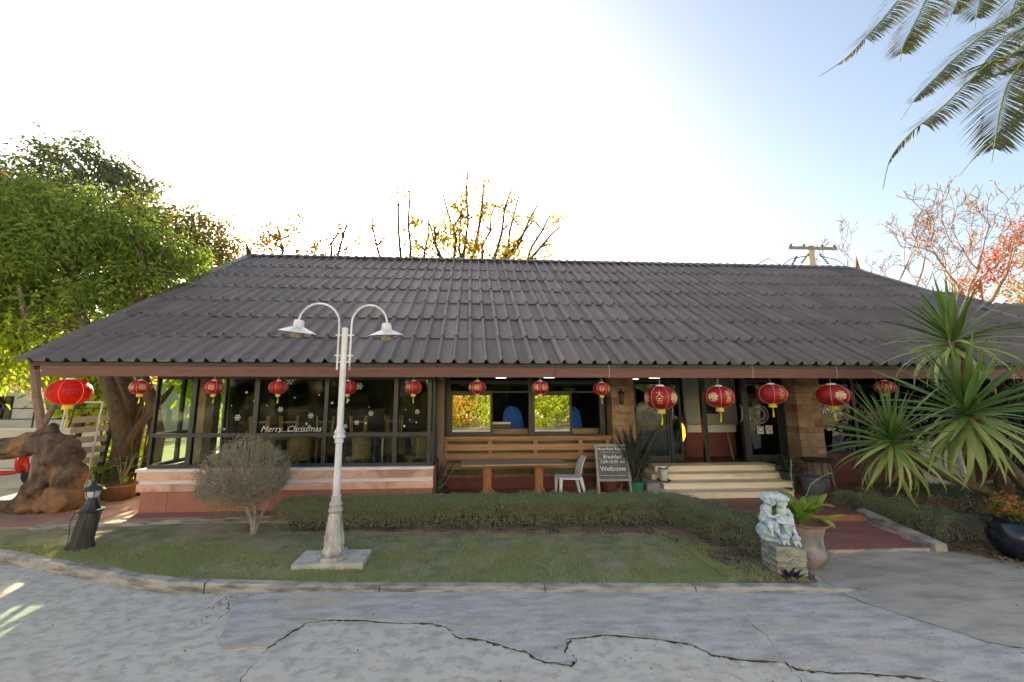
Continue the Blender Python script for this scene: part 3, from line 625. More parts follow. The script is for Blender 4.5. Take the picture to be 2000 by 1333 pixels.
# interior of the hall
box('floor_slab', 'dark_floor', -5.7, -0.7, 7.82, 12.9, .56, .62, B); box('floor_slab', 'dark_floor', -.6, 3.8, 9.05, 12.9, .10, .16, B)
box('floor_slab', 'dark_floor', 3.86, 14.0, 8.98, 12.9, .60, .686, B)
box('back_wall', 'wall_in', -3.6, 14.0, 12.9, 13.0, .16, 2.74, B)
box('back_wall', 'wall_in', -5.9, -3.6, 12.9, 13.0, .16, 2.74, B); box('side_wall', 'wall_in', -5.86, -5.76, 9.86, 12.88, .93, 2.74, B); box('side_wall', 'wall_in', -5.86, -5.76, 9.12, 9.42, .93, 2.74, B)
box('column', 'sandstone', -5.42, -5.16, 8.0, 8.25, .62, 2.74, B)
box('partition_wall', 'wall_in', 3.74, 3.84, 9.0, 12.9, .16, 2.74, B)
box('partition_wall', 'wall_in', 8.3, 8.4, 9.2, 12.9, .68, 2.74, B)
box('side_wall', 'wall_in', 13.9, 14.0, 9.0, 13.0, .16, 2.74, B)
# ---- middle recessed front (Y 8.9)
FY = 8.9
box('low_wall', 'maroon', -0.60, 3.24, FY, FY + .14, .2, .50, B)
box('low_wall', 'wall_green', -0.60, 3.24, FY + .03, FY + .14, .50, 1.27, B)
box('window_sill', 'wood', -0.60, 3.26, FY - .16, FY + .05, 1.285, 1.335, B); box('window_sill', 'wood', -0.60, 3.26, FY - .11, FY + .02, 1.235, 1.28, B)
box('skirting', 'wood_post', -0.6, 3.2, FY - .03, FY - .002, .44, .50, B)
for z0, z1 in ((1.035, 1.165), (.835, .965), (.63, .765)):
    box('slat', 'wood', -0.53, 3.24, FY - .14, FY - .11, z0, z1, B)
for x in (-0.50, .50, 1.52, 2.55, 3.18): box('batten', 'wood', x - .045, x + .045, FY - .107, FY - .05, .50, 1.232, B)
box('post', 'wood_post', -0.655, -0.50, 8.42, 8.56, .2, 2.71, B, bev=.008)
wf = MB()
for x, wd_ in ((-.45, .10), (1.44, .09), (3.12, .12)): wf.box(x - wd_ / 2, x + wd_ / 2, FY + .02, FY + .12, 1.336, 2.72)
wf.box(-.4, 3.06, FY + .022, FY + .118, 2.50, 2.58); wf.box(-.4, 3.06, FY + .022, FY + .118, 1.336, 1.36)
wfo = wf.obj('window_frame', 'frame', B)
for x0, x1 in ((-.40, .56), (1.485, 2.40)):      # closed sliding sashes, the halves beside them stand open
    s_ = MB(); s_.box(x0, x0 + .05, FY + .03, FY + .07, 1.362, 2.30).box(x1 - .05, x1, FY + .03, FY + .07, 1.362, 2.30).box(x0 + .05, x1 - .05, FY + .03, FY + .07, 1.362, 1.42).box(x0 + .05, x1 - .05, FY + .03, FY + .07, 2.24, 2.30)
    so_ = s_.obj('sliding_sash', 'frame', B)
    box('pane', 'glass_win', x0 + .05, x1 - .05, FY + .045, FY + .05, 1.42, 2.24, so_)
box('transom', 'frame', -.4, 3.06, FY + .03, FY + .08, 2.30, 2.34, B)
for a, c in ((-.4, 1.39), (1.49, 3.06)): box('pane', 'glass_transom', a, c, FY + .05, FY + .056, 2.34, 2.5, wfo)
# ---- stone pillars of single blocks
def pillar(x0, x1, y, z0, z1, seed):
    rs = random.Random(seed); core = box('pillar', 'soil', x0 + .02, x1 - .02, y + .02, y + .40, z0, z1, B); z = z0
    while z < z1 - .02:
        h = min(rs.choice((.13, .16, .19)), z1 - z); cut = x0 + (x1 - x0) * rs.choice((.38, .5, .62, 1.0)); zz = z + h - .008
        for a, c in ((x0, cut), (cut, x1)):
            if c - a < .05: continue
            d = rs.uniform(0, .018); box('stone', 'sandstone', a + .004, c - .004, y - d, y + .35, z, zz, core)
        z += h
pillar(3.27, 3.80, 8.72, .2, 2.72, 3)
pillar(7.62, 8.22, 8.62, .2, 2.72, 4)
# ---- entrance
for (x0, x1, y0, z0, z1) in ((4.16, 6.95, 8.62, .5675, .69), (3.96, 6.88, 8.36, .445, .566), (4.06, 6.86, 8.06, .3225, .444), (3.98, 6.62, 7.78, .201, .321)):
    o = box('step', 'cream', x0, x1, y0, 8.95, z0, z1 - .018, B); box('step_tread', 'cream', x0 - .012, x1 + .012, y0 - .018, 8.955, z1 - .0175, z1, B, bev=.006)
box('step_block', 'greystep', 3.68, 3.955, 8.0, 8.9, .201, .455, B)
ef = MB()
for x, wd_ in ((3.87, .07), (4.78, .05), (5.62, .10), (6.62, .11), (7.56, .10)): ef.box(x - wd_ / 2, x + wd_ / 2, 8.97, 9.07, .69, 2.71)
ef.box(3.84, 7.6, 8.972, 9.068, 2.66, 2.72); ef = ef.obj('door_frame', 'frame', B)
def door(x0, x1, y, name, handle_x, m='glass_door'):
    d = MB().box(x0, x0 + .06, y, y + .04, .70, 2.62).box(x1 - .06, x1, y, y + .04, .70, 2.62).box(x0 + .06, x1 - .06, y, y + .04, .70, .84).box(x0 + .06, x1 - .06, y, y + .04, 2.55, 2.62).obj(name, 'frame', B)
    box('pane', m, x0 + .06, x1 - .06, y + .018, y + .023, .84, 2.55, d)
    if handle_x: MB().tube([(handle_x, y - .01, 1.62), (handle_x + .01, y - .06, 1.68), (handle_x + .02, y - .065, 1.8), (handle_x + .03, y - .06, 1.96), (handle_x + .02, y - .01, 2.02)], .011, 8).obj('handle', 'steel', d, smooth=True)
    return d
dl = door(3.91, 4.76, 9.0, 'door', None); dm = door(4.81, 5.20, 9.25, 'door', 4.93); dr = door(6.68, 7.51, 9.0, 'door', 6.50)
# round grey film emblem and notices on the glass
def ring(cx, cz, y, r, name, parent, m='sticker_grey'):
    b = MB(); n = 28
    for r0, r1 in ((r * .86, r), (r * .42, r * .72)):
        o = len(b.v); vs = []
        for i in range(n): t = 2 * pi * i / n; vs += [(cx + r0 * cos(t), y, cz + r0 * sin(t)), (cx + r1 * cos(t), y, cz + r1 * sin(t))]
        b.add(vs, [(2 * i, 2 * i + 1, (2 * i + 3) % (2 * n), (2 * i + 2) % (2 * n)) for i in range(n)])
    for a in range(6):
        t = a * pi / 3; b.add([(cx + r * .4 * cos(t - .12), y, cz + r * .4 * sin(t - .12)), (cx + r * .4 * cos(t + .12), y, cz + r * .4 * sin(t + .12)), (cx + r * .88 * cos(t), y, cz + r * .88 * sin(t))], [(0, 1, 2)])
    return b.obj(name, m, parent)
ring(4.32, 1.72, 9.01, .22, 'emblem_sticker', dl); ring(7.02, 1.79, 9.01, .22, 'emblem_sticker', dr)
for i, x in enumerate((6.90, 7.12)):
    n_ = box('notice_sticker', 'sticker', x, x + .17, 8.996, 8.999, 1.33, 1.53 if i else 1.51, dr)
    r0 = MB(); 
    for a in range(20):
        t, t2 = 2 * pi * a / 20, 2 * pi * (a + 1) / 20; cx, cz = x + .085, 1.44
        r0.add([(cx + .05 * cos(t), 8.994, cz + .05 * sin(t)), (cx + .05 * cos(t2), 8.994, cz + .05 * sin(t2)), (cx + .066 * cos(t2), 8.994, cz + .066 * sin(t2)), (cx + .066 * cos(t), 8.994, cz + .066 * sin(t))], [(0, 1, 2, 3)])
    if i:
        r0.add([(cx - .045, 8.9935, cz + .035), (cx - .035, 8.9935, cz + .045), (cx + .045, 8.9935, cz - .035), (cx + .035, 8.9935, cz - .045)], [(0, 1, 2, 3)])
        r0.obj('no_smoking_symbol', 'sticker_red', n_); box('cigarette_symbol', 'black_metal', cx - .035, cx + .03, 8.995, 8.9956, cz - .006, cz + .006, n_)
    else: r0.obj('round_symbol', 'black_metal', n_)
box('inner_wall', 'wall_in_white', 5.85, 7.3, 10.2, 10.3, 1.45, 2.72, B); box('picture_board', 'frame', 6.35, 6.75, 10.18, 10.197, 1.75, 2.15, B)
# right-hand glazed front
rf = MB()
for x in (8.27, 9.4, 10.6, 11.8, 13.0, 13.9): rf.box(x - .04, x + .04, 8.95, 9.03, .9, 2.72)
rf.box(8.3, 13.9, 8.952, 9.028, .86, .93); rf = rf.obj('window_frame', 'frame', B)
box('low_wall', 'maroon', 8.22, 14.0, 8.93, 9.05, .2, .86, B)
for a, c in ((8.31, 9.36), (9.44, 10.56), (10.64, 11.76), (11.84, 12.96), (13.04, 13.86)): box('pane', 'glass_door', a, c, 8.985, 8.991, .93, 2.72, rf)
for k, (x, z, m_) in enumerate(((8.62, 2.0, 0), (8.95, 1.9, 1))):   # white floral reflections, painted as flat shapes on the glass
    b = MB(); rs = random.Random(k)
    for a in range(11):
        t = 2 * pi * a / 11; L = .14 + .04 * rs.random()
        b.add([(x + .03 * cos(t), 8.98, z + .03 * sin(t) * 1.5), (x + L * .7 * cos(t - .16), 8.98, z + L * 1.0 * sin(t - .16)), (x + L * cos(t), 8.98, z + L * 1.5 * sin(t)), (x + L * .7 * cos(t + .16), 8.98, z + L * 1.0 * sin(t + .16))], [(0, 1, 2, 3)])
    b.obj('flower_reflection', 'sticker', rf)
# snowflake and greeting decals on the bay windows
def flake(x, z, r, parent):
    b = MB(); y = 7.628
    for a in range(6):
        t = a * pi / 3; c, s = cos(t), sin(t); w_ = r * .09
        b.add([(x - s * w_, y, z + c * w_), (x + s * w_, y, z - c * w_), (x + c * r + s * w_, y, z + s * r - c * w_), (x + c * r - s * w_, y, z + s * r + c * w_)], [(0, 1, 2, 3)])
        for d in (-.7, .7):
            px, pz = x + c * r * .55, z + s * r * .55; ex, ez = px + cos(t + d) * r * .38, pz + sin(t + d) * r * .38; qx, qz = -sin(t + d) * w_, cos(t + d) * w_
            b.add([(px + qx, y - .0005, pz + qz), (px - qx, y - .0005, pz - qz), (ex - qx, y - .0005, ez - qz), (ex + qx, y - .0005, ez + qz)], [(0, 1, 2, 3)])
    b.obj('snowflake_decal', 'sticker', parent)
for x, z, r in ((-4.32, 1.83, .07), (-4.02, 2.14, .05), (-3.42, 2.52, .09), (-3.55, 1.98, .06), (-2.98, 1.86, .065), (-3.05, 1.71, .035), (-2.99, 1.66, .035), (-2.1, 2.42, .08), (-1.86, 1.90, .062), (-2.12, 1.73, .055), (-2.33, 1.66, .05), (-0.98, 1.93, .055), (-1.2, 2.5, .05)): flake(x, z, r * .85, bw)
dots = MB()
for x, z in ((-4.45, 2.05), (-4.55, 1.62), (-3.8, 2.05), (-3.3, 2.2), (-2.85, 2.25), (-2.6, 2.1), (-2.3, 2.15), (-1.9, 2.02), (-1.95, 1.72), (-1.2, 1.97), (-1.12, 1.78), (-1.22, 1.66), (-.99, 1.73), (-4.2, 2.3)):
    r = random.choice((.012, .016, .022)); dots.add([(x + r * cos(a * pi / 4), 7.628, z + r * sin(a * pi / 4)) for a in range(8)], [tuple(range(8))])
dots.obj('snow_dots_decal', 'sticker', bw)
tx = link('greeting_lettering', text_mesh('Merry  Christmas', .155, 'sticker', shear=.35), bw, loc=(-3.33, 7.627, 1.615), rot=(R(90), 0, 0))
box('greeting_underline', 'sticker', -3.62, -3.04, 7.6275, 7.6285, 1.568, 1.574, bw)
# ================================================================ LANTERNS
def ellip_wrap(me, th0, zc, rw, rh, out=1.012):
    """bend a flat text mesh (x right, y up) round an ellipsoid"""
    for v in me.vertices:
        x, y = v.co.x, v.co.y; zz = (zc + y) / rh; zz = max(-.98, min(.98, zz)); rr = rw * sqrt(1 - zz * zz)
        th = th0 + x / rw
        v.co = (rr * out * sin(th), -rr * out * cos(th), zz * rh * out)
def lantern(x, y, z, rw, rh, label, cat='lantern', big=False, turn=0.0, style=0, hang=2.6, grp='red paper lanterns hung along the eave'):
    t = thing('paper_lantern', label, cat, (x, y, z), turn, grp)
    n = 96; m_ = 14; V = []; F = []
    for i in range(m_ + 1):
        a = pi * (0.04 + .92 * i / m_); r = rw * sin(a) ** 0.85; zz = -rh * cos(a) * 1.02
        for k in range(n):
            th = 2 * pi * k / n; rr = r * (1 - .018 * (0.5 + .5 * cos(th * 24))); V.append((rr * sin(th), -rr * cos(th), zz))
    for i in range(m_):
        for k in range(n): F.append((i * n + k, i * n + (k + 1) % n, (i + 1) * n + (k + 1) % n, (i + 1) * n + k))
    F.append(tuple(range(n))[::-1]); F.append(tuple(m_ * n + k for k in range(n)))
    sh = MB().add(V, F).obj('shade', 'lantern_big' if big else 'lantern_red', t, smooth=True)
    MB().lathe([(rw * .24, rh * .92), (rw * .26, rh * 1.02), (rw * .24, rh * 1.12), (rw * .10, rh * 1.14)], n=20).obj('cap', 'lantern_cap', t, smooth=True)
    MB().lathe([(rw * .26, -rh * .92), (rw * .25, -rh * 1.02), (rw * .27, -rh * 1.36), (rw * .25, -rh * 1.38)], n=20).obj('fringe', 'yellow_cloth', t, smooth=True)
    L = rh * (1.0 if not big else 1.5)
    MB().tube([(0, 0, -rh * 1.36), (rw * .05, 0, -rh * 1.36 - L * .5), (-rw * .02, 0, -rh * 1.36 - L)], [rw * .02, rw * .045, rw * .075], 6).obj('tassel', 'yellow_cloth', t)
    MB().tube([(0, 0, rh * 1.12), (0, 0.01, max(rh * 1.3, hang - z))], .004, 4).obj('string', 'string', t)
    g = MB()
    for k in range(6):   # gold seams
        th = 2 * pi * k / 6; pts = []
        for i in range(11):
            a = pi * (.06 + .88 * i / 10); pts.append((rw * 1.004 * sin(a) ** .85 * sin(th), -rw * 1.004 * sin(a) ** .85 * cos(th), -rh * cos(a) * 1.025))
        g.tube(pts, rw * .012, 4, cap=False)
    g.obj('seam', 'pink_print' if not big else 'gold', t)
    seq = ('福', '春', '喜', '財')
    for k in range(6):
        th = 2 * pi * (k + .5) / 6
        if cos(th + turn * -1) < -0.1: continue
        if (k + style) % 2 == 0 and rw > .2 and not big:
            for j, ch in enumerate(('大', '吉') if style % 2 else ('恭', '喜')):
                me = text_mesh(ch, rh * .62, 'gold'); ellip_wrap(me, th, rh * (.28 - .58 * j), rw, rh, 1.02); link('character', me, t)
        elif rw > .2 and not big:   # printed floral medallion with a character on it
            b = MB(); q = 30
            pts = [(0, 0, 0)] + [(rh * (.42 + .06 * sin(8 * 2 * pi * a / q)) * cos(2 * pi * a / q), rh * (.42 + .06 * sin(8 * 2 * pi * a / q)) * sin(2 * pi * a / q), 0) for a in range(q)]
            me = MB().add(pts, [(0, a + 1, (a + 1) % q + 1) for a in range(q)]).me('m', 'pink_print'); ellip_wrap(me, th, 0, rw, rh, 1.015); link('medallion', me, t)
            me = text_mesh(seq[(k + style) % 4], rh * .6, 'gold'); ellip_wrap(me, th, 0, rw, rh, 1.035); link('character', me, t)
        else:
            me = text_mesh(seq[(k + style) % 4], rh * (1.0 if not big else 1.1), 'gold' if not big else 'lantern_red'); ellip_wrap(me, th, 0, rw, rh, 1.02); link('character', me, t)
    return t
LN = 7.16
small = [(-5.75, 'small red lantern hanging in front of the tree trunks, left of the glazed bay'),
         (-4.49, 'small red lantern at the left corner post of the glazed bay'),
         (-3.39, 'small red lantern above the Merry Christmas lettering'),
         (-2.17, 'small red lantern half hidden by the white lamp post'),
         (-1.00, 'small red lantern at the right end of the glazed bay'),
         (0.17, 'small faded red lantern over the left sliding window'),
         (1.34, 'small red lantern over the right sliding window'),
         (2.52, 'small red lantern just left of the stone pillar beside the blackboard')]
for i, (x, lb) in enumerate(small): lantern(x, LN + random.uniform(-.03, .03), 2.385 - (.02 if i == 7 else 0), .158, .118, lb, turn=.35 + i * .43, style=i)
for i, (x, z, rw, rh, lb) in enumerate(((3.64, 2.20, .285, .215, 'large red lantern with two floral prints left of the entrance, above the snake plant'), (4.79, 2.215, .265, .20, 'large red lantern hanging over the middle of the entrance steps'),
        (5.85, 2.27, .255, .185, 'large red lantern in front of the right glass door'), (7.09, 2.245, .29, .205, 'largest red lantern with gold characters right of the second stone pillar'), )):
    lantern(x, LN, z, rw, rh, lb, turn=(.0, -.45, .55, .2)[i], style=i + 1)
lantern(8.21, LN, 2.40, .17, .125, 'small red lantern half hidden behind the yucca leaves', style=2)
lantern(-6.86, 7.12, 2.30, .285, .215, 'big bright orange red lantern glowing at the left corner of the eave', big=True, turn=.3)
# loose strings left over the fascia
st = MB()
for x in (2.62, 5.42, 7.12): st.tube([(x, 7.045, 2.80), (x + .012, 7.04, 2.7), (x - .006, 7.04, 2.56)], .0035, 4)
st.obj('hanging_string', 'string', B)
# ================================================================ LAMP POST
t = thing('street_lamp', 'white double armed lamp post with peeling paint standing on the lawn', 'lamp post', (-1.75, 5.50, 0))
box('base_slab', 'concrete', -.44, .44, -.22, .24, .03, .15, t, bev=.008)
MB().lathe([(.205, .15), (.21, .17), (.20, .195), (.13, .20), (.125, .235)], n=8, rot=.2).obj('base_flange', 'lamp_rust', t)
for a in range(4):
    MB().lathe([(.014, .19), (.014, .225), (.002, .23)], (.165 * cos(a * pi / 2 + .6), .165 * sin(a * pi / 2 + .6), 0), n=6).obj('bolt', 'lamp_rust', t)
MB().lathe([(.115, .20), (.135, .215), (.14, .245), (.125, .27), (.118, .30), (.105, .45), (.085, .62), (.072, .70), (.083, .715), (.098, .735), (.083, .76), (.066, .78), (.082, .80), (.085, .815), (.066, .84), (.06, .90), (.068, .91), (.062, .925)], n=16).obj('pedestal', 'lamp_rust', t, smooth=True)
fl = MB()
for k in range(8):
    a = k * pi / 4 + .2; fl.tube([(.123 * cos(a), .123 * sin(a), .30), (.096 * cos(a), .096 * sin(a), .52), (.078 * cos(a), .078 * sin(a), .68)], [.012, .010, .008], 6)
fl.obj('flutes', 'lamp_rust', t, smooth=True)
MB().lathe([(.047, .92), (.046, 1.2), (.045, 1.60), (.060, 1.61), (.060, 1.66), (.078, 1.675), (.083, 1.69), (.078, 1.705), (.062, 1.725), (.070, 1.74), (.074, 1.755), (.060, 1.775), (.048, 1.80), (.042, 1.83), (.042, 2.4), (.042, 3.16), (.044, 3.165), (.044, 3.19), (.010, 3.20)], n=14).obj('pole', 'lamp_white', t, smooth=True)
def arm(sgn, ztop, xend, zend, tiltdeg, lean):
    xa = sgn * .085; pts = [(xa, 0, 2.60), (xa, 0, 2.9), (xa, 0, 3.22)]
    r = abs(xend - xa) / 2; cx = (xa + xend) / 2
    for i in range(1, 13):
        a = pi * i / 13; pts.append((cx + sgn * -1 * -1 * (-sgn * 0) + (xa - cx) * cos(a), 0, 3.25 + (ztop - 3.25) * sin(a)))
    pts += [(xend, 0, 3.22), (xend + lean * .02, 0, zend + .10)]
    a_ = MB().tube(pts, .0145, 8).obj('arm', 'lamp_white', t, smooth=True)
    h = link('lamp_head', MB().lathe([(.012, .175), (.055, .172), (.066, .155), (.072, .10), (.075, .075), (.10, .062), (.18, .028), (.245, .0), (.243, -.006), (.17, .018), (.09, .045)], n=28).me('lamp_head', 'lamp_white', True), t, loc=(xend, 0, zend - .07), rot=(R(6), R(tiltdeg), 0))
    MB().lathe([(.235, -.004), (.16, .014), (.07, .04), (.01, .045)], n=28).obj('reflector', 'shade_under', h, smooth=True)
    MB().lathe([(.082, .035), (.088, 0), (.085, -.05), (.070, -.078), (.035, -.092), (.004, -.098)], n=20).obj('globe', 'globe', h, smooth=True)
arm(-1, 3.545, -.655, 3.20, 7, -1); arm(1, 3.53, .585, 3.165, -2, 1)
for z, w_ in ((3.09, .125), (2.80, .125), (2.71, .10)):
    MB().box(-w_, w_, -.008, .008, z - .009, z + .009).obj('bracket', 'lamp_white', t)
# ================================================================ BOLLARD LAMP
t = thing('garden_lamp', 'black garden lantern mounted on a weathered tree stump at the left of the lawn', 'garden lamp', (-5.40, 6.1, .1))
b = MB(); V = []; n = 20
for i in range(9):
    z = i / 8 * .52
    for k in range(n):
        a = 2 * pi * k / n; r = (.125 - .02 * i / 8 + .035 * max(0, 1 - i / 2)) * (1 + .07 * sin(a * 5 + i * .4) + .05 * sin(a * 9)); V.append((r * cos(a) - .03 + i * .010, r * sin(a), z))
F = [(i * n + k, i * n + (k + 1) % n, (i + 1) * n + (k + 1) % n, (i + 1) * n + k) for i in range(8) for k in range(n)] + [tuple(8 * n + k for k in range(n))]
b.add(V, F).obj('stump', 'stump', t, smooth=True)
MB().lathe([(.15, .515), (.155, .535), (.11, .545), (.09, .58), (.06, .64), (.045, .69), (.05, .70)], (.045, 0, 0), n=8, rot=.4).obj('lamp_foot', 'black_metal', t)
MB().lathe([(.05, .70), (.075, .72), (.088, .78), (.09, .80)], (.045, 0, 0), n=18).obj('globe', 'bucket_white', t, smooth=True)
rb = MB()
for k in range(6):
    a = k * pi / 3 + .3; rb.tube([(.045 + .052 * cos(a), .052 * sin(a), .70), (.045 + .080 * cos(a), .080 * sin(a), .73), (.045 + .094 * cos(a), .094 * sin(a), .80)], .006, 5)
rb.obj('cage', 'black_metal', t)
MB().lathe([(.125, .80), (.135, .805), (.10, .84), (.05, .87), (.02, .885), (.025, .90), (.008, .93)], (.045, 0, 0), n=16).obj('lid', 'black_metal', t, smooth=True)
MB().tube([(-.08, -.09, .52), (-.12, -.1, .4), (-.09, -.12, .2), (-.12, -.12, .02)], .006, 5).obj('cable', 'black_metal', t)
# ================================================================ DRIFTWOOD ARCH (voxel fused, one body)
def fused(name, balls, tubes, m, parent, voxel, disp=None, dscale=.15, sm=2, extra=None):
    b = MB()
    for c, r, sq in balls: b.ball(c, r, 14, 9, sq)
    for pts, rad in tubes: b.tube(pts, rad, 10)
    if extra: extra(b)
    o = b.obj(name, m, parent)
    rm = o.modifiers.new('fuse', 'REMESH'); rm.mode = 'VOXEL'; rm.voxel_size = voxel; rm.use_smooth_shade = True
    if sm: s_ = o.modifiers.new('smooth', 'SMOOTH'); s_.iterations = sm; s_.factor = .5
    if disp:
        tx = bpy.data.textures.new(name, 'CLOUDS'); tx.noise_scale = dscale; tx.noise_depth = 3
        d = o.modifiers.new('lumps', 'DISPLACE'); d.texture = tx; d.strength = disp; d.mid_level = .5
    return o
t = thing('driftwood_root', 'huge hollow driftwood root arch with brown carved faces standing by the path', 'driftwood', (-7.9, 7.9, .12))
fused('trunk', [((.35, 0, 1.0), .30, (1, .8, 1.0)), ((.50, 0, .62), .27, (.9, .9, 1.2)), ((.42, 0, .22), .33, (1.1, 1, .8)), ((.02, 0, 1.32), .22, (1.1, .9, .8)), ((.15, -.1, .15), .25, (1.3, 1, .6))],
      [([(-1.5, 0, 1.0), (-.9, 0, 1.12), (-.45, 0, 1.2), (0, 0, 1.24), (.3, 0, 1.1)], [.20, .19, .18, .22, .3]), ([(.2, .05, .95), (.12, -.1, .6), (.0, -.15, .3), (-.25, -.1, .1), (-.6, 0, .12)], [.18, .16, .14, .15, .08]), ([(-1.4, 0, .95), (-1.1, .1, .5), (-1.2, .1, 0)], [.2, .2, .26]),
       ([(-.2, .05, 1.3), (.0, .05, 1.5), (.08, .05, 1.55)], [.12, .12, .1])], 'driftwood', t, .028, .20, .22)
# ================================================================ STATUE OF TWO READING CHILDREN
PZ = Matrix.Rotation(R(-9), 4, 'Z')
t = thing('stone_plinth', 'square plinth of stacked slate strips carrying the pale blue statue', 'plinth', (3.95, 4.90, .07), R(-9))
rs = random.Random(9); z = 0.0; core = box('core', 'soil', -.15, .15, -.13, .13, 0, .33, t)
while z < .335:
    h = rs.choice((.022, .028, .034)); cx = rs.uniform(-.06, .06); e = lambda: rs.uniform(-.010, .006)
    for a, c in ((-.17, cx), (cx + .003, .17)): box('stone', 'slate', a + e() * (a < -.1), c + e() * (c > .1), -.15 + e(), .0, z, z + h - .003, t)
    box('stone', 'slate', -.17 + e(), .17 + e(), .003, .15 + e(), z, z + h - .003, t); z += h
STZ = .07 + z
def statue():
    T = thing('children_statue', 'pale blue stone statue of two cuddling children reading a book above two small dogs', 'statue', (3.93, 4.93, STZ), R(-16)); T.scale = (1.22, 1.22, 1.12)
    base = fused('base', [((-.02, .02, .03), .10, (1.5, 1.2, .45)), ((-.08, .05, .09), .10, (1.0, 1.0, 1.0)), ((.05, .06, .09), .09, (1.1, 1, 1))], [], 'statue', T, .009, .012, .03)
    def child(name, sx, head, chest, hip, knee, foot, hand, elbow, sh, foot2, knee2):
        hx, hy, hz = head; r = .056
        balls = [(head, r, (1, 1, 1.02)), ((hx, hy - .030, hz - .022), .026, (1.2, .9, .7)), (chest, .055, (1.0, .8, 1.15)), (hip, .062, (1.05, .95, .8)), ((hx, hy - .052, hz - .006), .010, (1, 1, .8)), ((hx - .026, hy - .042, hz - .016), .015, (1, .8, .8)), ((hx + .026, hy - .042, hz - .016), .015, (1, .8, .8)), (hand, .017, (1.2, .8, .8)), ((hx - .052 * sx, hy, hz - .005), .014, (.6, 1, 1.1))]
        tubes = [([chest, (hx, hy + .005, hz - .04)], [.035, .025]), ([hip, chest], [.058, .048]), ([sh, elbow, hand], [.024, .021, .015]), ([hip, knee, foot], [.038, .028, .020]), ([hip, knee2, foot2], [.038, .028, .020]),
                 ([foot, (foot[0] - .005, foot[1] - .035, foot[2] - .006)], [.018, .013]), ([foot2, (foot2[0] + .005, foot2[1] - .035, foot2[2] - .006)], [.018, .013]), ([(hx - .02, hy - .05, hz - .034), (hx, hy - .055, hz - .037), (hx + .02, hy - .05, hz - .034)], [.004, .006, .004])]
        o = fused(name, balls, tubes, 'statue', T, .0065, .004, .02, 1)
        rs = random.Random(int(hx * 1000) + 77); hb = []
        for i in range(60):
            a = rs.uniform(0, 2 * pi); e = rs.uniform(.05, 1.45); q = (hx + .052 * cos(a) * cos(e), hy + .008 + .052 * sin(a) * cos(e), hz + .012 + .050 * sin(e))
            if q[1] < hy - .030 and q[2] < hz + .028: continue
            q = (hx + (q[0] - hx) * 1.22, hy + (q[1] - hy) * 1.16, hz + (q[2] - hz) * 1.2); hb.append((q, rs.uniform(.018, .026), (1, 1, .9)))
        fused('hair', hb, [], 'statue', T, .006, .007, .010, 1)
        ey = MB()
        for s_ in (-.018, .018): ey.ball((hx + s_, hy - .047, hz + .004), .0065, 8, 6, (1.2, .6, .6))
        ey.obj('eyes', 'slate', o, smooth=True); return o
    child('child_figure', 1, (-.052, -.005, .435), (-.085, .015, .335), (-.095, .02, .225), (-.105, -.085, .215), (-.10, -.10, .13), (-.015, -.075, .285), (-.085, -.065, .275), (-.115, .0, .365), (-.045, -.105, .125), (-.05, -.09, .215))
    child('child_figure', -1, (.050, -.010, .425), (.065, .02, .325), (.065, .03, .215), (.095, -.085, .20), (.115, -.10, .115), (.085, -.085, .29), (.12, -.04, .29), (.10, .01, .35), (.045, -.115, .12), (.04, -.09, .205))
    # open book held between them
    bk = MB()
    for s_ in (-1, 1):
        m4 = Matrix.Translation((.045, -.105, .262)) @ Matrix.Rotation(R(12), 4, 'Y') @ Matrix.Rotation(R(-28), 4, 'X') @ Matrix.Rotation(R(20 * s_), 4, 'Z')
        bk.box(0 if s_ > 0 else -.085, .085 if s_ > 0 else 0, -.006, .006, -.045, .05, m4)
        bk.box(.004 if s_ > 0 else -.08, .08 if s_ > 0 else -.004, .006, .012, -.04, .045, m4)
    o = bk.obj('book', 'statue', T); o.modifiers.new('b', 'BEVEL').width = .003
    def dog(x, y, z, tl_):
        c = Vector((x, y, z)); q = lambda a, b_, c_: tuple(c + Vector((a, b_, c_)))
        o = fused('dog', [(q(0, 0, .05), .037, (1, 1.2, 1)), (q(0, -.035, .095), .031, (1.05, 1, .95)), (q(0, -.066, .086), .016, (.9, 1.2, .75)), (q(-.032, -.028, .088), .015, (.55, .9, 1.4)), (q(.032, -.028, .088), .015, (.55, .9, 1.4)), (q(0, .04, .035), .038, (1.1, 1, .9))],
              [([q(-.018, -.03, .05), q(-.020, -.055, .012)], [.015, .012]), ([q(.018, -.03, .05), q(.020, -.055, .012)], [.015, .012]), ([q(-.03, .04, .03), q(-.035, .0, .01)], [.02, .013]), ([q(.03, .04, .03), q(.035, .0, .01)], [.02, .013]), ([q(0, .07, .03), q(tl_ * .03, .09, .05)], [.012, .006])], 'statue', T, .0055, .005, .01, 1)
        e = MB()
        for s_ in (-.012, .012): e.ball(q(s_, -.062, .104), .0045, 8, 6)
        e.ball(q(0, -.085, .09), .006, 8, 6); e.obj('face_details', 'slate', o, smooth=True)
    dog(.0, -.11, .005, 1); dog(.105, -.10, .0, -1)
    bb = fused('drape', [((-.10, -.06, .10), .03, (1.6, 1, .6)), ((-.13, -.03, .08), .03, (1, 1, 1))], [([(-.16, -.05, .11), (-.10, -.1, .10), (-.05, -.08, .07)], [.012, .018, .014])], 'statue', T, .007, .006, .02)
statue()
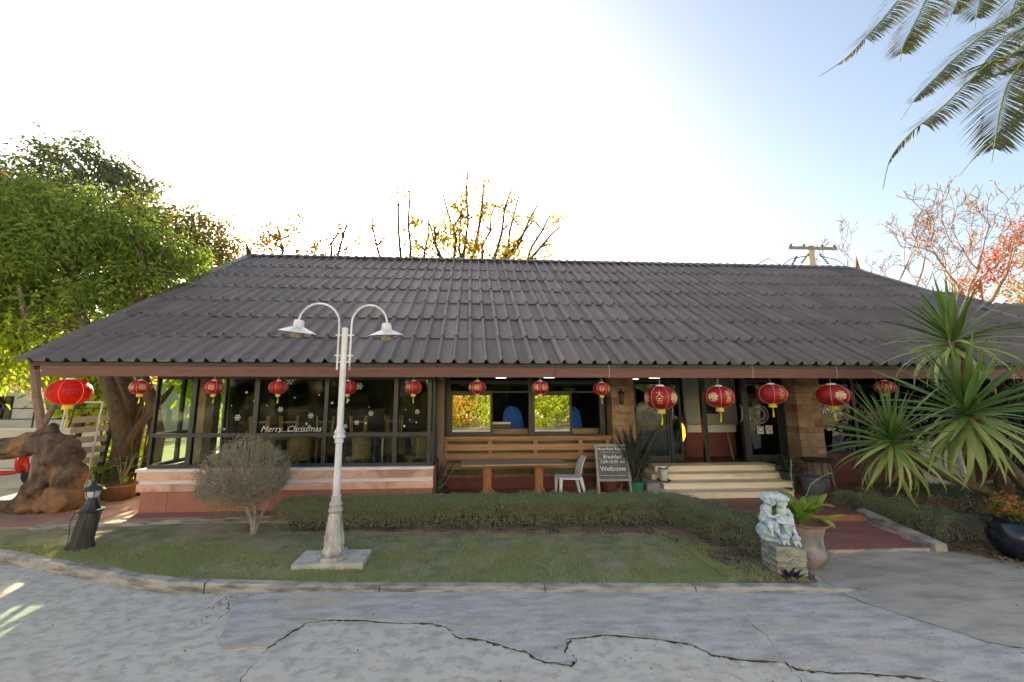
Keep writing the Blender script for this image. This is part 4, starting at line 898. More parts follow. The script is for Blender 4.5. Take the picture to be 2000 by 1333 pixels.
# ================================================================ POTS AND FURNITURE
def pot(name, label, loc, prof, m, rim=None, n=28, soil=None, cat='plant pot', group=None, rot=0, rimprof=None):
    t = thing(name, label, cat, loc, rot, group)
    MB().lathe(prof, n=n).obj('pot', m, t, smooth=True)
    if rimprof: MB().lathe(rimprof, n=n).obj('rim', rim, t, smooth=True)
    if soil: MB().lathe([(soil[0], soil[1]), (soil[0] * .5, soil[1] + .01), (1e-5, soil[1] + .012)], n=n).obj('soil', 'soil', t, smooth=True)
    return t
def blade(L, W, bend=0.3, fold=.35, n=6, tipw=.05, shape='sword', curl=0):
    """leaf pointing +Z, bending towards -Y"""
    V = []; F = []
    z = y = 0; a = 0
    for i in range(n + 1):
        t = i / n
        if shape == 'sword': w_ = W * min(1, .45 + 2.2 * t) * (1 - t ** 2.6) + W * tipw * (1 - t)
        elif shape == 'oval': w_ = W * max(0.03, sin(pi * min(1, max(0, (t - .30) / .70))) ** .75) if t > .3 else W * .06
        else: w_ = W * (1 - t * .9)
        ca, sa = cos(a), sin(a)
        V += [(-w_ / 2, y + fold * w_ / 2 * ca * -1, z + fold * w_ / 2 * sa * -1), (0, y, z), (w_ / 2, y - fold * w_ / 2 * ca, z - fold * w_ / 2 * sa)]
        a = bend * (t + .5 / n) ** 1.5 * 1.6; z += cos(a) * L / n; y -= sin(a) * L / n
    for i in range(n):
        o = i * 3; F += [(o, o + 1, o + 4, o + 3), (o + 1, o + 2, o + 5, o + 4)]
    return V, F
def blade_me(name, m, *a, **k):
    V, F = blade(*a, **k); return MB().add(V, F).me(name, m, True)
def put(me, parent, base, yaw, tilt, roll=0, sc=1, name='leaf', loc=None):
    o = link(name, me, parent); m4 = Matrix.Translation(base) @ Matrix.Rotation(yaw, 4, 'Z') @ Matrix.Rotation(tilt, 4, 'X') @ Matrix.Rotation(roll, 4, 'Z') @ Matrix.Diagonal((sc, sc, sc, 1))
    o.matrix_local = m4; return o
# big glazed pot with broad leaves
t = pot('glazed_pot', 'large mauve grey glazed pot with broad yellow green leaves behind the statue', (4.52, 5.24, .0), [(.15, .0), (.17, .02), (.235, .09), (.27, .16), (.275, .185), (.235, .25), (.215, .31), (.215, .38), (.235, .46), (.26, .53), (.262, .535)], 'pot_glaze', 'pot_rim', rimprof=[(.258, .53), (.30, .548), (.315, .562), (.305, .575), (.27, .572), (.245, .56), (.24, .52)], soil=(.245, .52))
sp = [blade_me('leaf', 'spath_leaf', .44 + .05 * i, .10 + .01 * i, .45 + .3 * i, .25, 9, shape='oval') for i in range(3)]
spy = blade_me('leaf', 'spath_yellow', .44, .15, .5, .2, 9, shape='oval'); spd = blade_me('leaf', 'spath_dry', .36, .09, .9, .5, 8, shape='oval')
rs = random.Random(21)
for i in range(46):
    me = sp[i % 3] if i not in (5, 6, 17) else (spy if i != 17 else spd)
    yaw = rs.uniform(0, 2 * pi) if i > 3 else (2.2, 1.9, 4.3, 4.6)[i]
    put(me, t, (rs.uniform(-.10, .10), rs.uniform(-.10, .10), .53), yaw, rs.uniform(.15, .85) if i > 3 else .8, rs.uniform(-.4, .4), rs.uniform(.8, 1.15))
for i in range(10): MB().tube([(rs.uniform(-.1, .1), rs.uniform(-.1, .1), .52), (rs.uniform(-.13, .13), rs.uniform(-.13, .13), .75)], [.010, .006], 5).obj('stem', 'stem_green', t)
# two long succulent stems rising out of it
for pts in ([(-.03, .02, .55), (-.04, .02, .85), (-.05, .03, 1.15), (-.03, .02, 1.36)], [(.08, .05, .55), (.12, .05, .8), (.25, .06, 1.02), (.42, .05, 1.13), (.56, .05, 1.17)]):
    s_ = MB().tube(pts, .0065, 5).obj('long_stem', 'succulent', t); b = MB()
    for i in range(10):
        k = i / 9 * (len(pts) - 1.001); j = int(k); p = Vector(pts[j]).lerp(Vector(pts[j + 1]), k - j)
        for q in range(3): b.ball(tuple(p + Vector((rs.uniform(-.02, .02), rs.uniform(-.02, .02), rs.uniform(-.006, .006)))), .008, 5, 4, (1.3, 1.3, .6))
    b.obj('stem_leaves', 'succulent', s_)
# purple bromeliad at the foot of the plinth
t = thing('purple_plant', 'small dark purple spiky plant at the foot of the slate plinth', 'plant', (3.86, 4.70, .07))
pl = blade_me('leaf', 'leaf_purple', .17, .035, .5, .3, 5)
for i in range(40): put(pl, t, (rs.uniform(-.07, .07), rs.uniform(-.03, .04), 0), rs.uniform(0, 6.28), rs.uniform(.1, 1.1), 0, rs.uniform(.7, 1.15))
# black jar with red flowers
t = pot('black_jar', 'big black glazed jar planted with red flowers at the right edge', (7.66, 5.20, -.02), [(.16, .0), (.18, .03), (.27, .14), (.315, .27), (.32, .35), (.29, .46), (.245, .52), (.225, .54)], 'jar_glaze', 'jar_glaze', n=36, rimprof=[(.225, .53), (.25, .55), (.255, .57), (.235, .58), (.215, .57), (.21, .52)], soil=(.215, .53))
pts = [(Vector((rs.gauss(0, .10), rs.gauss(0, .10), .60 + rs.uniform(0, .17))), Vector((0, 0, 1))) for i in range(60)]
foliage('foliage', pts, 16, .05, .055, .03, 'leaf_mid', t); foliage('blossom', [p for p in pts if p[0].z > .62], 16, .045, .035, .03, 'flower_red', t, down=-.2)
# pots along the terrace
t = pot('snake_plant', 'tall dark snake plant in a green plastic pot beside the entrance steps', (3.50, 8.12, .2), [(.115, 0), (.12, .01), (.15, .25), (.155, .262)], 'pot_green', 'pot_green', rimprof=[(.15, .25), (.165, .255), (.165, .275), (.145, .275), (.14, .25)], soil=(.14, .25), cat='potted plant')
sn = [blade_me('leaf', 'snake_leaf', 1.15 + .12 * i, .052, .12 + .22 * i, .3, 8) for i in range(4)]
for i in range(58): put(sn[i % 4], t, (rs.uniform(-.09, .09), rs.uniform(-.08, .08), .25), rs.uniform(0, 6.28), rs.uniform(.02, .46), rs.uniform(-1, 1), rs.uniform(.62, 1.18))
t = pot('potted_plant', 'small black pot with a few upright dark leaves at the wooden post', (-.55, 8.02, .2), [(.12, 0), (.15, .03), (.19, .19), (.195, .20)], 'pot_black', 'pot_black', rimprof=[(.19, .195), (.205, .205), (.2, .22), (.17, .215)], soil=(.18, .185), cat='potted plant')
bl = [blade_me('leaf', 'snake_leaf', .42 + .12 * i, .045, .3 + .3 * i, .3, 6) for i in range(3)]
for i in range(9): put(bl[i % 3], t, (rs.uniform(-.05, .05), rs.uniform(-.05, .05), .19), rs.uniform(0, 6.28), rs.uniform(.05, .6), 0, rs.uniform(.8, 1.3))
for a in (-.6, .5): MB().tube([(0, 0, .18), (a * .4, -.02, .45), (a * .55, 0, .62)], [.010, .006], 5).obj('bare_stem', 'wood_grey', t)
t = pot('clay_pot', 'low reddish clay trough pot standing behind the blackboard', (3.10, 8.55, .2), [(.18, 0), (.20, .02), (.24, .22), (.245, .23)], 'pot_terra', 'pot_terra', rimprof=[(.24, .22), (.26, .225), (.26, .255), (.23, .255)], soil=(.23, .22), cat='plant pot')
for i in range(8): put(bl[i % 3], t, (rs.uniform(-.1, .1), rs.uniform(-.1, .1), .22), rs.uniform(0, 6.28), rs.uniform(.1, .8), 0, rs.uniform(.4, .8))
t = pot('white_bucket', 'small scuffed white bucket on a saucer at the left end of the steps', (4.13, 8.20, .457), [(.072, .015), (.075, .02), (.098, .23), (.10, .24)], 'bucket_white', 'bucket_white', rimprof=[(.10, .235), (.108, .24), (.108, .252), (.094, .25), (.09, .22)], soil=(.09, .21), cat='bucket')
MB().lathe([(.06, .0), (.13, .006), (.15, .022), (.142, .024), (.12, .012), (1e-5, .010)], n=24).obj('saucer', 'pot_terra', t, smooth=True)
for i in range(5): put(bl[0], t, (0, 0, .21), rs.uniform(0, 6.28), rs.uniform(.9, 1.3), 0, rs.uniform(.5, .9))
t = pot('round_potted_plant', 'grey pot of dark arching leaves standing on the right of the steps', (6.93, 8.22, .40), [(.12, -.2), (.12, 0), (.13, .0), (.175, .19), (.18, .2)], 'pot_dark', 'pot_dark', rimprof=[(.178, .19), (.195, .195), (.195, .215), (.17, .212)], soil=(.17, .19), cat='potted plant')
ar = [blade_me('leaf', 'snake_leaf', .45 + .1 * i, .05, .6 + .3 * i, .3, 7) for i in range(3)]
for i in range(34): put(ar[i % 3], t, (rs.uniform(-.06, .06), rs.uniform(-.06, .06), .19), rs.uniform(0, 6.28), rs.uniform(.1, 1.1), 0, rs.uniform(.7, 1.15))
t = pot('grey_bucket', 'blue grey plastic tub at the right foot of the steps', (7.12, 7.82, .2), [(.17, 0), (.175, .01), (.225, .36), (.23, .37)], 'pot_grey', 'pot_grey', rimprof=[(.228, .36), (.245, .365), (.245, .385), (.22, .385)], soil=(.215, .34), cat='tub')
t = pot('low_planter', 'low brown pot with a pale label on the terrace below the yucca leaves', (8.05, 7.62, .2), [(.10, 0), (.14, .02), (.155, .15), (.16, .16)], 'pot_brown', 'pot_rim', rimprof=[(.158, .155), (.175, .16), (.175, .178), (.15, .175)], soil=(.15, .155), cat='plant pot')
box('label_plate', 'sticker', -.05, .05, -.158, -.152, .04, .11, t)
MB().lathe([(.1, 0), (.22, .004), (.235, .022), (.22, .022), (.1, .010)], n=24).obj('saucer', 'greystep', t, smooth=True)
t = thing('dark_side_table', 'small dark wooden side table standing on the terrace behind the yucca', 'side table', (7.75, 8.35, .2))
MB().lathe([(.30, .60), (.31, .62), (.31, .65), (.30, .66)], n=24).obj('tabletop', 'bark_dark', t)
for a in range(4): MB().tube([(.18 * cos(a * 1.57 + .5), .18 * sin(a * 1.57 + .5), .6), (.25 * cos(a * 1.57 + .5), .25 * sin(a * 1.57 + .5), 0)], [.03, .024], 8).obj('leg', 'wood_grey', t)
# wooden pedestal tables
def table(x, y, rz, label, w=1.05, d=.70):
    t = thing('pedestal_table', label, 'table', (x, y, .2), rz, 'wooden tables on the terrace')
    for i in range(5):
        q = -d / 2 + i * d / 5; box('plank', 'wood_top', -w / 2, w / 2, q + .003, q + d / 5 - .003, .675, .70, t)
    box('apron', 'wood_table', -w / 2 + .08, w / 2 - .08, -d / 2 + .06, d / 2 - .06, .645, .674, t)
    box('pedestal', 'wood_table', -.065, .065, -.065, .065, .06, .643, t, bev=.006)
    box('pedestal_panel', 'wood_table', -.085, .085, -.045, .045, .16, .642, t)
    for a in range(4):
        c, s = cos(a * pi / 2 + pi / 4), sin(a * pi / 2 + pi / 4)
        MB().tube([(c * .05, s * .05, .24), (c * .16, s * .16, .10), (c * .25, s * .25, .01)], [.020, .020, .018], 6).obj('foot', 'wood_table', t)
    return t
table(.40, 8.12, 0.02, 'left wooden pedestal table in front of the slatted wall')
table(1.46, 8.14, -.02, 'right wooden pedestal table next to the white plastic chair')
# white plastic chair, facing left (-x)
t = thing('plastic_chair', 'white plastic stacking chair facing left beside the wooden table', 'chair', (2.08, 8.08, .2), R(180))
seat = MB(); V = []; F = []
for i, (x, z) in enumerate(((.24, .375), (.25, .40), (.22, .415), (.1, .405), (-.1, .40), (-.18, .405), (-.21, .43))):
    for j, y in enumerate((-.22, -.2, -.1, 0, .1, .2, .22)): V.append((x, y, z - (.02 if abs(y) > .21 else 0) - .006 * (1 - (y / .22) ** 2)))
for i in range(6):
    for j in range(6): F.append((i * 7 + j, i * 7 + j + 1, (i + 1) * 7 + j + 1, (i + 1) * 7 + j))
so2 = seat.add(V, F).obj('seat', 'white_plastic', t, smooth=True); so2.modifiers.new('s', 'SOLIDIFY').thickness = .012
V = []; F = []
for i, (x, z, hw) in enumerate(((-.20, .40, .20), (-.215, .50, .205), (-.245, .62, .205), (-.285, .72, .19), (-.315, .78, .155), (-.335, .805, .10))):
    for j in range(7):
        y = hw * (j / 3 - 1); V.append((x + .035 * (y / .2) ** 2, y, z))
for i in range(5):
    for j in range(6):
        F.append((i * 7 + j, i * 7 + j + 1, (i + 1) * 7 + j + 1, (i + 1) * 7 + j))
bk = MB().add(V, F).obj('backrest', 'white_plastic', t, smooth=True); bk.modifiers.new('s', 'SOLIDIFY').thickness = .014
for sx, sy in ((1, 1), (1, -1), (-1, 1), (-1, -1)):
    x0, x1 = (.215, .235) if sx > 0 else (-.19, -.28)
    m_ = MB(); a, c = (x0, sy * .195), (x1, sy * .215)
    m_.add([(a[0] - .035, a[1] - .03, .40), (a[0] + .035, a[1] - .03, .40), (a[0] + .035, a[1] + .02, .40), (a[0] - .035, a[1] + .02, .40), (c[0] - .02, c[1] - .018, 0), (c[0] + .02, c[1] - .018, 0), (c[0] + .02, c[1] + .012, 0), (c[0] - .02, c[1] + .012, 0)],
           [(0, 1, 2, 3), (4, 7, 6, 5), (0, 4, 5, 1), (1, 5, 6, 2), (2, 6, 7, 3), (3, 7, 4, 0)])
    o = m_.obj('leg', 'white_plastic', t); o.modifiers.new('b', 'BEVEL').width = .006
# blackboard A-frame
t = thing('blackboard_sign', 'framed blackboard with chalk breakfast notice standing on the terrace', 'sign', (3.02, 8.05, .2), 0)
tilt = R(-7)
pan = box('board', 'blackboard', -.315, .315, -.006, .006, .34, .985, t); pan.rotation_euler = (tilt, 0, 0)
for x in (-.335, .335):
    o = box('frame_stile', 'board_frame', x - .024, x + .024, -.018, .018, 0, 1.02, t); o.rotation_euler = (tilt, 0, 0)
    o = box('rear_leg', 'wood_post', x * .8 - .018, x * .8 + .018, -.012, .012, 0, 1.0, t); o.location = (0, .36, 0); o.rotation_euler = (R(14), 0, 0)
for z in (.315, 1.005):
    o = box('frame_rail', 'board_frame', -.309, .309, -.016, .016, z - .022, z + .022, t); o.rotation_euler = (tilt, 0, 0)
for s, z, sz, sh_ in (('RiverRain Resort', .935, .085, .1), ('~ ~~~~~ ~~~~~~ ~~', .868, .055, .1), ('_ Breakfast _', .775, .105, .1), ('7:00-10.30  am', .675, .088, .1), ('Wellcome', .535, .13, .05), ('~~ ~~~ ~~ ~~~~~~ ~', .408, .072, .1)):
    me = text_mesh(s, sz, 'chalk', shear=sh_)
    for v in me.vertices: v.co.x += .004 * sin(v.co.y * 90); v.co.y += .003 * sin(v.co.x * 40)
    link('chalk_lettering', me, pan, loc=(0, -.0075, z), rot=(R(90), 0, 0))
# ---------- inside: stacked rattan chairs on tables
def rattan_chair(label, loc, rot):
    t = thing('rattan_chair', label, 'chair', loc, 0, 'rattan chairs stacked in the glazed bay'); t.rotation_euler = rot
    n = 12; V = []; F = []
    for j in range(5):
        for i in range(n + 1):
            a = pi * (-.08 + 1.16 * i / n); z = .38 + .115 * j; fl_ = 1 + .10 * j / 4; V.append((.25 * cos(a) * fl_, .23 * sin(a) * fl_, z + (.0 if j < 4 else .05 * sin(a))))
    F = [(j * (n + 1) + i, j * (n + 1) + i + 1, (j + 1) * (n + 1) + i + 1, (j + 1) * (n + 1) + i) for j in range(4) for i in range(n)]
    o = MB().add(V, F).obj('backrest', 'rattan', t, smooth=True); o.modifiers.new('s', 'SOLIDIFY').thickness = .018
    MB().lathe([(.22, .36), (.25, .38), (.24, .42), (.1, .425), (1e-5, .425)], n=18).obj('seat', 'rattan', t, smooth=True)
    for a in range(4): MB().tube([(.19 * cos(a * pi / 2 + .78), .19 * sin(a * pi / 2 + .78), .36), (.23 * cos(a * pi / 2 + .78), .23 * sin(a * pi / 2 + .78), 0)], .024, 6).obj('leg', 'rattan', t)
    MB().tube([(.21 * cos(a * pi / 2 + .78), .21 * sin(a * pi / 2 + .78), .12) for a in range(5)], .010, 5).obj('stretcher', 'rattan', t)
    return t
def bay_table(x, y, label):
    t = thing('dining_table', label, 'table', (x, y, .62), 0, 'dining tables in the glazed bay')
    box('tabletop', 'wood_table', -.62, .62, -.4, .4, .72, .76, t, bev=.006)
    for sx in (-.52, .52):
        for sy in (-.32, .32): box('leg', 'steel', sx - .018, sx + .018, sy - .018, sy + .018, 0, .718, t)
    MB().tube([(-.5, -.32, .2), (.5, -.32, .2)], .012, 6).obj('stretcher', 'steel', t)
bay_table(-4.05, 8.75, 'dining table under upturned rattan chairs behind the round shrub'); bay_table(-2.62, 8.75, 'dining table under upturned rattan chairs behind the lamp post'); bay_table(-1.3, 8.9, 'dining table at the right end of the glazed bay')
for i, (x, y, z, up, lb) in enumerate(((-4.42, 8.62, 1.80, 1, 'upturned rattan chair on the left end of the left bay table'), (-3.80, 8.60, 1.80, 1, 'upturned rattan chair on the right end of the left bay table'), (-3.05, 8.60, 1.80, 1, 'upturned rattan chair behind the Merry Christmas lettering'), (-2.35, 8.60, 1.80, 1, 'upturned rattan chair seen just right of the lamp post'), (-1.62, 8.72, 1.80, 1, 'upturned rattan chair left of the last bay mullion'),
        (-3.35, 8.1, .62, 0, 'rattan chair standing on the bay floor under the greeting'), (-2.2, 8.15, .62, 0, 'rattan chair on the bay floor to the right of the lamp post'), (-1.05, 8.2, .62, 0, 'rattan chair on the bay floor in the right corner'))):
    o = rattan_chair(lb, (x, y, z), (R(180) if up else 0, 0, R(200 if up else 150 + 20 * i)))
# behind the open windows
def draped_chair(x, y, label):
    t = thing('draped_chair', label, 'chair', (x, y, .16), 0, 'blue draped chairs inside')
    V = [(-.3, -.28, 0), (.3, -.28, 0), (.3, .28, 0), (-.3, .28, 0), (-.26, -.24, .85), (.26, -.24, .85), (.27, .1, .9), (-.27, .1, .9), (-.26, .05, 2.0), (.24, .05, 1.9), (.30, .24, 1.85), (-.34, .24, 1.9)]
    F = [(0, 1, 5, 4), (1, 2, 10, 6, 5), (2, 3, 11, 10), (3, 0, 4, 7, 11), (4, 5, 6, 7), (7, 6, 9, 8), (8, 9, 10, 11), (6, 10, 9), (7, 8, 11)]
    o = MB().add(V, F).obj('cloth', 'blue_cloth', t); s_ = o.modifiers.new('s', 'SUBSURF'); s_.levels = s_.render_levels = 2
    for a in (-.2, .2): box('leg', 'steel', a - .015, a + .015, -.2, -.17, 0, .4, t)
draped_chair(1.12, 9.55, 'blue draped chair visible through the left open window'); draped_chair(2.62, 9.6, 'blue draped chair visible through the right open window')
t = thing('buffet_counter', 'pale wooden counter just inside the open windows', 'counter', (1.5, 9.35, .16)); 
box('counter_top', 'pale_wood', -1.95, 1.7, -.15, .12, 1.17, 1.30, t); box('counter_front', 'dark_floor', -1.9, 1.65, -.12, .1, 0, 1.168, t)
t = thing('white_strip_box', 'long white box standing on the counter inside the left open window', 'box', (.78, 9.42, 1.46)); box('lid', 'white_box', -.25, .25, -.06, .06, .10, .15, t); box('body', 'frame', -.24, .24, -.05, .05, 0, .099, t)
for i, (x, lb) in enumerate(((.95, 'dark framed picture on the back wall of the left open window'), (3.4, 'dark framed picture on the back wall at the right open window'))):
    t = thing('framed_picture', lb, 'picture', (x, 12.86, 2.15)); box('picture', 'picture', -.36, .36, -.01, .01, -.26, .26, t)
    box('frame', 'frame', -.42, .42, -.025, -.012, .262, .32, t); box('frame', 'frame', -.42, .42, -.025, -.012, -.32, -.262, t); box('frame', 'frame', -.42, -.362, -.025, -.012, -.26, .26, t); box('frame', 'frame', .362, .42, -.025, -.012, -.26, .26, t)
for i, (x, y) in enumerate(((5.0, 9.6), (5.15, 10.4), (4.9, 11.2), (.9, 10.6), (2.2, 10.4), (-1.7, 9.2))):
    lbs = ('nearest strip of ceiling light inside the entrance door', 'middle strip of ceiling light inside the entrance door', 'farthest strip of ceiling light inside the entrance door', 'round ceiling lamp inside the left open window', 'round ceiling lamp inside the right open window', 'round ceiling lamp inside the glazed bay')
    t = thing('ceiling_light', lbs[i], 'ceiling light', (x, y, 2.73)); box('diffuser', 'ceiling_lamp', -.14, .14, -.035, .035, -.02, -.004, t); box('housing', 'white_box', -.16, .16, -.05, .05, -.003, .008, t)
t = thing('glowing_carving', 'glowing orange carved wooden column standing inside the open door', 'lamp', (5.42, 9.75, .686))
MB().lathe([(.10, 0), (.14, .03), (.12, .30), (.15, .5), (.17, .75), (.15, 1.0), (.08, 1.05)], n=14).obj('column', 'bark_dark', t, smooth=True)
MB().tube([(-.06, -.135, .36), (-.02, -.158, .55), (-.03, -.165, .75), (-.07, -.14, .92)], [.02, .06, .06, .02], 8).obj('lit_face', 'glow', t, smooth=True)
t = thing('reception_desk', 'dark red reception desk with a white counter front inside the entrance', 'desk', (6.35, 9.85, .686)); box('counter_front', 'maroon', -.75, .6, 0, .5, 0, .60, t); box('counter_band', 'white_box', -.78, .62, -.03, .52, .61, .80, t)
for x in (.15, .7): MB().tube([(x, -.5, 0), (x - .06, -.45, .62)], .02, 6).obj('stand_leg', 'wood_post', t)
t = thing('wall_lantern', 'dark metal wall lantern fixed to the stone pillar beside the blackboard', 'wall lamp', (3.50, 8.68, 2.2))
MB().lathe([(.02, -.16), (.05, -.12), (.06, .08), (.075, .09), (.02, .15)], n=8).obj('cage', 'black_metal', t); box('arm', 'black_metal', -.012, .012, .0, .04, -.02, .2, t)
# ================================================================ VEGETATION
def hedge_run(name, label, path, hw, h, z0, n, m, leaf=.030, dens=1.0, twigs=220, leafw=.016):
    t = thing(name, label, 'hedge', (path[0][0], path[0][1], z0)); o0 = np.array([path[0][0], path[0][1], z0])
    pa = np.array(path, float); seg = np.linalg.norm(np.diff(pa, axis=0), axis=1); cum = np.concatenate([[0], np.cumsum(seg)])
    def pos(s, off):
        i = np.clip(np.searchsorted(cum, s, 'right') - 1, 0, len(seg) - 1); f = (s - cum[i]) / seg[i]
        d = (pa[i + 1] - pa[i]) / seg[i][:, None]; p = pa[i] + (pa[i + 1] - pa[i]) * f[:, None]
        return p + np.stack([-d[:, 1], d[:, 0]], 1) * off[:, None]
    s = rng.uniform(0, cum[-1], n); u = rng.uniform(-1, 1, n); v = rng.uniform(0, 1, n)
    side = rng.random(n) < .55
    u = np.where(side, np.sign(u) * (1 - np.abs(rng.normal(size=n)) * .14), u); v = np.where(side, v, 1 - np.abs(rng.normal(size=n)) * .09)
    rnd = np.maximum(0, v - .8) / .2; u = u * (1 - .18 * rnd)
    xy = pos(s, u * hw); P = np.stack([xy[:, 0], xy[:, 1], v * h], 1)
    g = grid_noise(P, 6, 1) + .7 * grid_noise(P, 15, 2)
    P += (g * .035)[:, None] * rng.normal(size=(n, 3)) * .8; P[:, 2] += g * .02
    keep = (rng.random(n) < np.clip(.25 + v * 1.3, 0, 1)) & (g > -.75 * dens) & (P[:, 2] > .02)
    P = P[keep] - np.array([o0[0], o0[1], 0]); D = rng.normal(size=P.shape); D[:, 2] += .35
    V, F = leafmesh(P, D, leaf * rng.uniform(.6, 1.3, len(P)), leafw * rng.uniform(.7, 1.2, len(P)), .3, .2)
    npmesh('foliage', V, F, m, t)
    b = MB(); rs = random.Random(3)
    ss = rng.uniform(0, cum[-1], twigs); q = pos(ss, rng.uniform(-.8, .8, twigs) * hw)
    for i in range(twigs):
        p = Vector((q[i, 0] - o0[0], q[i, 1] - o0[1], -.02)); e = p + Vector((rs.uniform(-.12, .12), rs.uniform(-.12, .12), h * rs.uniform(.7, 1.04)))
        b.tube([p, p.lerp(e, .5) + Vector((rs.uniform(-.05, .05), rs.uniform(-.05, .05), 0)), e], [.007, .005, .002], 4, cap=False)
    b.obj('stems', 'twig', t, kind='stuff'); 
    box_b = MB()
    return t
hedge_run('clipped_hedge', 'long low clipped hedge along the terrace behind the lawn', [(-3.12, 6.98), (-1, 6.98), (1.5, 6.93), (3.35, 6.88)], .30, .40, .10, 70000, 'leaf_hedge')
hedge_run('clipped_hedge', 'short clipped hedge running towards the pale blue statue', [(3.50, 6.95), (3.80, 6.2), (4.14, 5.22)], .25, .42, .10, 26000, 'leaf_hedge')
hedge_run('ragged_hedge', 'ragged low hedge with bare stems right of the entrance ramp', [(7.35, 7.4), (7.45, 6.4), (7.50, 5.72)], .34, .38, .02, 17000, 'leaf_hedge', dens=.7, twigs=300)
hedge_run('ragged_hedge', 'dark back hedge under the yucca beyond the entrance ramp', [(7.9, 7.2), (9.6, 7.0), (11.5, 6.6)], .5, .5, .02, 16000, 'leaf_dark', dens=.8)
# round topiary shrub with open branches
def shrub():
    t = thing('round_shrub', 'leggy round shrub with grey twigs and a clipped dome on the lawn', 'shrub', (-3.28, 6.5, .09))
    rs = random.Random(12); b = MB(); tips = []
    c = Vector((-.20, 0, .86)); rx, ry, rz = .62, .56, .60
    mains = []
    for i in range(7):
        a = i * 2 * pi / 7 + rs.uniform(-.3, .3); e = Vector((.30 * cos(a) - .05, .26 * sin(a), rs.uniform(.55, .8)))
        p = [Vector((rs.uniform(-.03, .03), rs.uniform(-.03, .03), 0)), Vector((.05 * cos(a), .05 * sin(a), .22)), Vector((.16 * cos(a) - .01, .14 * sin(a), .45)), e]
        b.tube(p, [.030, .024, .018, .012], 7, cap=False); mains.append(p)
    for i in range(260):
        u = rs.uniform(0, 2 * pi); v = math.acos(rs.uniform(-.42, 1)); tip = c + Vector((rx * sin(v) * cos(u), ry * sin(v) * sin(u), rz * cos(v)))
        if tip.x > .15 and tip.z < .75 and rs.random() < .75: continue
        if tip.z < .5 and rs.random() < .4: continue
        mn = min(mains, key=lambda q: (q[3] - tip).length + rs.uniform(0, .2)); st = mn[2].lerp(mn[3], rs.uniform(0, 1))
        mid = st.lerp(tip, .5) + Vector((rs.uniform(-.06, .06), rs.uniform(-.06, .06), rs.uniform(-.02, .05)))
        b.tube([st, mid, tip], [.010, .007, .004], 4, cap=False)
        for k in range(5):
            q = mid.lerp(tip, rs.uniform(.2, 1)); d = (tip - mid).normalized() + Vector((rs.uniform(-1, 1), rs.uniform(-1, 1), rs.uniform(-.5, 1))) * .8; e = q + d.normalized() * rs.uniform(.06, .13)
            b.tube([q, e], [.003, .0014], 3, cap=False); tips.append((e, d.normalized())); tips.append((q.lerp(e, .5), d.normalized()))
    b.obj('branches', 'bark_pale', t, smooth=True)
    foliage('foliage', tips, 5, .020, .028, .012, 'leaf_shrub', t, down=-.25)
    # low green tuft hanging on the left side
    q = [(Vector((rs.gauss(-.42, .14), rs.gauss(0, .12), rs.gauss(.42, .11))), Vector((0, 0, 1))) for i in range(60)]
    foliage('lower_foliage', q, 14, .05, .03, .014, 'leaf_hedge', t)
shrub()
# trees with clumped crowns
def crown(name, ell, nclump, per, rad, L, W, m, parent, org, filt=None, seed=0, shell=.55):
    tot = sum(e[3] * e[4] * e[5] for e in ell) if True else 1; P = []
    for e in ell:
        n = max(1, int(nclump * e[3] * e[4] * e[5] / tot)); d = unit(rng.normal(size=(n, 3))); r = (shell + (1 - shell) * rng.random(n)) ** 1.0
        P.append(np.array(e[:3]) + d * r[:, None] * np.array(e[3:6]))
    Cc = np.concatenate(P); n = len(Cc); A_ = np.repeat(Cc, per, 0); off = rng.normal(size=A_.shape) * rad * np.repeat(rng.uniform(.6, 1.3, n), per)[:, None]; off[:, 2] *= .7
    A_ = A_ + off; D = off / rad * .6 + rng.normal(size=A_.shape) * .6; D[:, 2] -= .45
    if filt is not None: k = filt(A_); A_ = A_[k]; D = D[k]
    V, F = leafmesh(A_, D, L * rng.uniform(.6, 1.3, len(A_)), W * rng.uniform(.7, 1.2, len(A_)), .4, .22)
    V = V - np.array(org); npmesh(name, V, F, m, parent); return Cc
def limbs(name, Cc, starts, n, r, m, parent, org, seed=1):
    rs = random.Random(seed); b = MB(); o = Vector(org); idx = rs.sample(range(len(Cc)), min(n, len(Cc)))
    for i in idx:
        c = Vector(Cc[i]); s = min(starts, key=lambda q: (Vector(q) - c).length); s = Vector(s); mid = s.lerp(c, .5) + Vector((rs.uniform(-.2, .2), rs.uniform(-.2, .2), rs.uniform(0, .4))) * (c - s).length * .3
        b.tube([s - o, mid - o, c - o], [r, r * .6, r * .2], 5, cap=False)
    return b.obj(name, m, parent, smooth=True, kind='stuff')
def roofclear(P):
    zr = 2.95 + (P[:, 1] - 7.0) * .6725
    inr = (P[:, 0] > -7.75) & (P[:, 1] > 6.9)
    return ~(inr & (P[:, 2] < zr)) & ~((P[:, 0] > -7.9) & (P[:, 2] < 3.0))
org = (-7.6, 9.2, .1)
T = thing('leafy_tree', 'broad green tree with several dark leaning trunks overhanging the left end of the roof', 'tree', org)
tr = MB(); O = Vector(org)
